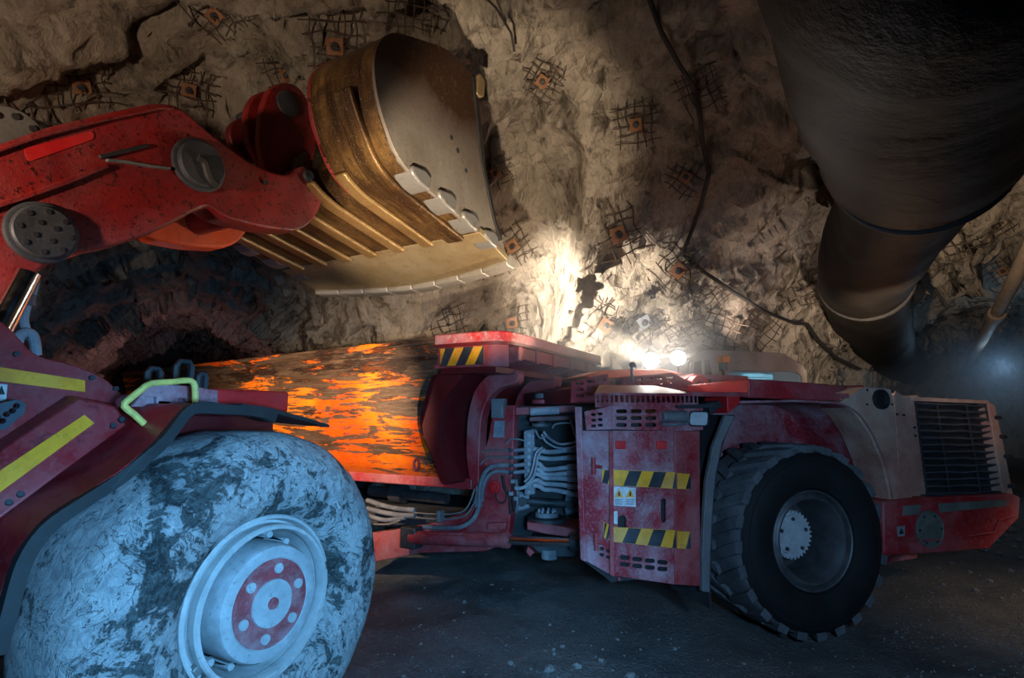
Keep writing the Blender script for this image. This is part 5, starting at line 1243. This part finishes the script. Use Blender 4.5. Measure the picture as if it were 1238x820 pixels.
BOLTS = [
 (403, 52, 1.25, 20, 'rusty bolt plate close above the back of the raised bucket', 1, 'rust_plate'),
 (227, 105, 1.0, 10, 'upright square bolt plate on the roof above the boom elbow', 1, 'rust_plate'),
 (96, 98, 1.1, 38, 'bolt plate turned like a diamond on the roof, upper left', 1, 'rust_plate'),
 (258, 14, .95, 65, 'dark bolt plate on the roof at the top edge, left of the bucket', 1, 'rust_plate'),
 (14, 140, .95, 15, 'mesh strap on the roof just above the pale pin plate', 0, 'rust_plate'),
 (655, 97, 1.0, 60, 'shadowed bolt plate on the dark roof right of the bucket top', 1, 'rust_plate'),
 (768, 151, 1.1, 5, 'broad rusty bolt plate high on the wall left of the cable', 1, 'rust_plate'),
 (828, 215, 1.0, 55, 'foreshortened bolt plate touching the cable at its upper bend', 1, 'rust_plate'),
 (745, 285, 1.05, 24, 'tilted rusty bolt plate in the middle of the lit wall', 1, 'rust_plate'),
 (618, 388, .95, 12, 'orange rusty bolt plate just above the canopy corner of the truck box', 1, 'rust_plate'),
 (730, 392, .95, 62, 'narrow rusty bolt plate on the wall left above the lit lamps', 1, 'rust_plate'),
 (777, 388, .95, 35, 'dusty grey bolt plate right above the left lit lamp', 1, 'sign_grey'),
 (818, 326, .95, 50, 'rusty bolt plate beneath the lower bend of the cable', 1, 'rust_plate'),
 (346, 92, .9, 25, 'bolt plate peeping out between the bucket links and the bucket', 1, 'rust_plate'),
 (597, 208, 1.0, 30, 'bolt plate in the shadow beside the edge bar of the bucket', 1, 'rust_plate'),
 (616, 296, .95, 45, 'bolt plate half hidden behind the right tip of the bucket lip', 1, 'rust_plate'),
 (489, 6, 1.0, 8, 'mesh strap at the top edge straight above the bucket', 0, 'rust_plate'),
 (826, 402, .95, 30, 'crumpled mesh strap right above the second lit lamp', 0, 'rust_plate'),
 (868, 405, .9, 70, 'thin bent mesh strap on the wall above the cab beacon', 0, 'rust_plate'),
 (850, 357, .85, 40, 'small mesh strap on the wall under the slanting cable', 0, 'rust_plate'),
 (915, 398, .95, 50, 'mesh strap above the cab roof, below the slanting cable', 0, 'rust_plate'),
 (968, 350, 1.05, 20, 'mesh strap on the wall left of the bend in the black duct', 0, 'rust_plate'),
 (1140, 300, 1.1, 15, 'mesh strap on the rock right of the hanging duct', 0, 'rust_plate'),
 (1213, 326, 1.15, 25, 'rusty bolt plate on the right wall beside the service pipe', 1, 'rust_plate'),
 (845, 108, 1.1, 12, 'dark mesh strap where the cable bends near the roof', 0, 'rust_plate'),
 (1205, 270, 1.1, 40, 'mesh strap high on the right wall under the big duct', 0, 'rust_plate'),
 (540, 392, .9, 20, 'dark mesh strap on the wall under the bucket lip, over the orange box', 0, 'rust_plate'),
]
for i, (u, v, k, rot, lab, pl, tint) in enumerate(BOLTS): rock_bolt(u, v, k, rot, lab, bool(pl), tint, 5, i)

# ------------------------------------------------------------------ stones on the floor
def stone_mesh(seed):
    bm = BM(); bmesh.ops.create_icosphere(bm, subdivisions=3, radius=1)
    C = np.array([v.co for v in bm.verts]); d = facet(C * 1.3 + seed * 3.1, seed, 1.4) * .5 + (vnoise(C * 3 + seed, 2) - .5) * .12
    for v, k in zip(bm.verts, d): v.co *= 1 + float(k)
    me = bpy.data.meshes.new('loose_stone'); bm.to_mesh(me); bm.free(); me.materials.append(M['stone'])
    return me
SM = [stone_mesh(k) for k in range(6)]
def ground_at(u, v):
    d = ray(u, v); t = CAMH / -d.z; p = CAM + d * t; return p
def stone(u, v, r, k, label=None, name='loose_stone', group='loose stones on the floor'):
    p = ground_at(u, v); o = bpy.data.objects.new(name, SM[k % 6]); COL.objects.link(o)
    z = float(floor_z(p.x, p.y)[0]); o.location = (p.x, p.y, z + r * .38); rr = random.Random(k * 7 + int(u))
    o.scale = (r * rr.uniform(.85, 1.25), r * rr.uniform(.85, 1.2), r * rr.uniform(.6, .85)); o.rotation_euler = (0, 0, rr.uniform(0, 6))
    tag(o, label or 'small grey stone lying on the dark gravel floor', 'stone', group); return o
BIG = [(664, 814, .034, 'largest pale stone at the bottom edge, right of the loader tyre'), (698, 808, .03, 'stone second from the loader tyre along the bottom edge'), (727, 801, .024, 'stone at the bottom edge halfway between the two machines'), (762, 816, .03, 'stone at the bottom edge below the side panel'), (680, 786, .018, 'small stone above the pale stones near the bottom edge'), (618, 805, .02, 'small stone nearest the loader tyre at the bottom edge')]
for i, (u, v, r, lab) in enumerate(BIG): stone(u, v, r, i, lab)
rg = random.Random(11)
for i in range(34): stone(rg.uniform(470, 900), rg.uniform(765, 822) if i % 2 else rg.uniform(700, 800), rg.uniform(.008, .016), i)
RUB = [(1224, 646), (1213, 650), (1232, 655), (1202, 657), (1226, 664), (1237, 642), (1190, 668), (1218, 640), (1208, 672), (1234, 675), (1172, 690), (1196, 700), (1150, 680), (1222, 692), (1180, 712), (1236, 710), (1140, 705), (1210, 720)]
for i, (u, v) in enumerate(RUB): stone(u, v, rg.uniform(.03, .075) if i < 10 else rg.uniform(.015, .035), i + 2, 'pale broken stone on the lit ground in front of the truck', group='broken stones in front of the truck')
def gravel():
    bm = BM(); rg = random.Random(3)
    for i in range(1100):
        u, v = rg.uniform(430, 1238), rg.uniform(690, 830); 
        if i % 4 == 0: u, v = rg.uniform(1080, 1238), rg.uniform(655, 780)
        p = ground_at(u, v); r = rg.uniform(.003, .008) * (1.6 if u > 1080 else 1); z = float(floor_z(p.x, p.y)[0])
        m = Matrix.Translation((p.x, p.y, z + r * .3)) @ Matrix.Rotation(rg.uniform(0, 6), 4, (rg.random(), rg.random(), rg.random() + .1)) @ Matrix.Diagonal((r * rg.uniform(.7, 1.5), r, r * .7, 1))
        bmesh.ops.create_icosphere(bm, subdivisions=1, radius=1, matrix=m)
    tag(obj('gravel', bm, M['stone'], None, smooth=0, recalc=False), 'fine gravel scattered over the dark floor', 'gravel', kind='stuff')
gravel()

# ------------------------------------------------------------------ haze in the drift, halo at the lamps
def haze(name, ctr, size, dens, col, label):
    bm = BM(); bmesh.ops.create_icosphere(bm, subdivisions=3, radius=1)
    me = bpy.data.meshes.new(name); bm.to_mesh(me); bm.free(); me.materials.append(haze_mat(name, dens, col, ctr, size))
    o = bpy.data.objects.new(name, me); COL.objects.link(o); o.location = ctr; o.scale = size
    tag(o, label, 'dust haze', kind='stuff')
haze('lamp_halo', T.w(-1.45, -1.1, 2.75), (1.5, 1.4, .8), .42, (1, .97, .93), 'added pale haze that gives the lit lamps of the truck a halo')  # haze volume added to give the lamps a halo
haze('drift_dust', (10.6, 12.2, 2.5), (2.7, 3.2, 2.0), .15, (.75, .88, 1), 'bluish haze hanging in the far drift on the right')
# ------------------------------------------------------------------ light
def lamp(name, typ, loc, col, power, size=.1, aim=None, angle=60, blend=.5):
    l = bpy.data.lights.new(name, typ); l.energy = power; l.color = col
    if typ != 'SUN': l.shadow_soft_size = size
    if typ == 'SPOT': l.spot_size = math.radians(angle); l.spot_blend = blend
    o = bpy.data.objects.new(name, l); COL.objects.link(o); o.location = loc
    if aim is not None: o.rotation_euler = (Vector(aim) - Vector(loc)).to_track_quat('-Z', 'Y').to_euler()
    return o
WARM = (1, .80, .56); BLUE = (.16, .52, 1.0)
lamp('key_torch', 'SPOT', (-.30, 1.7, 1.25), WARM, 1500, .05, (-.45, 5.4, 4.1), 41, .5)
lamp('wall_fill', 'SPOT', (-.9, 6.0, 2.95), (1, .87, .70), 3000, .04, (1.6, 9.1, 3.75), 57, .9)  # added spot floating above the ore, lights the wall
lamp('loader_headlight', 'SPOT', (-2.55, 4.1, 2.35), (1, .74, .48), 780, .05, (-2.35, 6.6, 2.0), 74, .7)
lamp('blue_torch', 'SPOT', (.35, .3, 1.9), BLUE, 850, .2, (-1.15, 3.4, .65), 86, .7)
lamp('pale_torch', 'SPOT', (1.1, .3, 2.1), (.28, .58, 1.0), 420, .15, (2.3, 5.0, .9), 82, .8)
lamp('roof_torch', 'SPOT', (-3.0, .9, 2.7), (1, .74, .52), 300, .08, (-3.0, 6.0, 5.6), 90, .7)
lamp('hood_lamp', 'SPOT', T.w(1.35, -.35, 2.55), (1, .78, .55), 650, .04, (8.2, 9.0, 2.9), 112, .8)
lamp('far_wall_fill', 'SPOT', T.w(T.tr(900, 420, -2.2)[0], -2.2, T.tr(900, 420, -2.2)[1] + .1), (1, .80, .66), 70, .1, on_rock(930, 330)[0], 120, .9)  # added spot above the cab to brighten the wall; no lamp fitted there
lamp('hood_glint', 'POINT', T.w(1.2, -.6, 2.36), (1, .72, .45), 14, .03)
lamp('nose_torch', 'SPOT', (3.4, 1.8, 2.6), (1, .76, .6), 170, .1, (5.1, 6.4, 2.2), 22, .9)
lamp('front_lamp', 'SPOT', (6.5, 5.0, 1.9), (1, .74, .5), 75, .08, (5.9, 5.6, 0), 90, .8)
for q in FLOODS: lamp('flood_lamp_glow', 'POINT', q, (1, .93, .86), 16, .05)
lamp('flood_lamp_beam', 'SPOT', FLOODS[0] + Vector((0, 0, .02)), (1, .82, .58), 330, .05, (-.8, 5.4, 3.5), 50, .8)
lamp('cab_light', 'POINT', T.w(T.tr(925, 460, -2.3)[0], -2.25, T.tr(925, 445, -2.3)[1]), (.6, .85, 1), 6, .05)
lamp('left_drift_fill', 'POINT', (-9.3, 14.6, 2.4), (.85, .42, .45), 45, .3)  # added reddish fill inside the left drift, no fitting there
lamp('right_haze_fill', 'POINT', (11.2, 12.4, 3.1), (.4, .68, 1), 32, .2)  # added blue light that makes the right haze show
w = bpy.data.worlds.new('mine dark'); SC.world = w; w.use_nodes = True
w.node_tree.nodes['Background'].inputs[0].default_value = (.02, .015, .02, 1); w.node_tree.nodes['Background'].inputs[1].default_value = .5

# ------------------------------------------------------------------ camera
cd = bpy.data.cameras.new('camera'); co_ = bpy.data.objects.new('camera', cd); COL.objects.link(co_)
cd.sensor_fit = 'HORIZONTAL'; cd.sensor_width = 36; cd.lens = 36 * FPX / 1238; cd.clip_start = .05
co_.location = CAM; co_.rotation_euler = (PI / 2 + PITCH, 0, 0)
SC.camera = co_
SC.view_settings.view_transform = 'Standard'; SC.view_settings.look = 'None'; SC.view_settings.gamma = 1
SC.view_settings.use_curve_mapping = False; SC.view_settings.exposure = 0.0
SC.cycles.max_bounces = 5; SC.cycles.sample_clamp_indirect = 4; SC.cycles.use_denoising = True
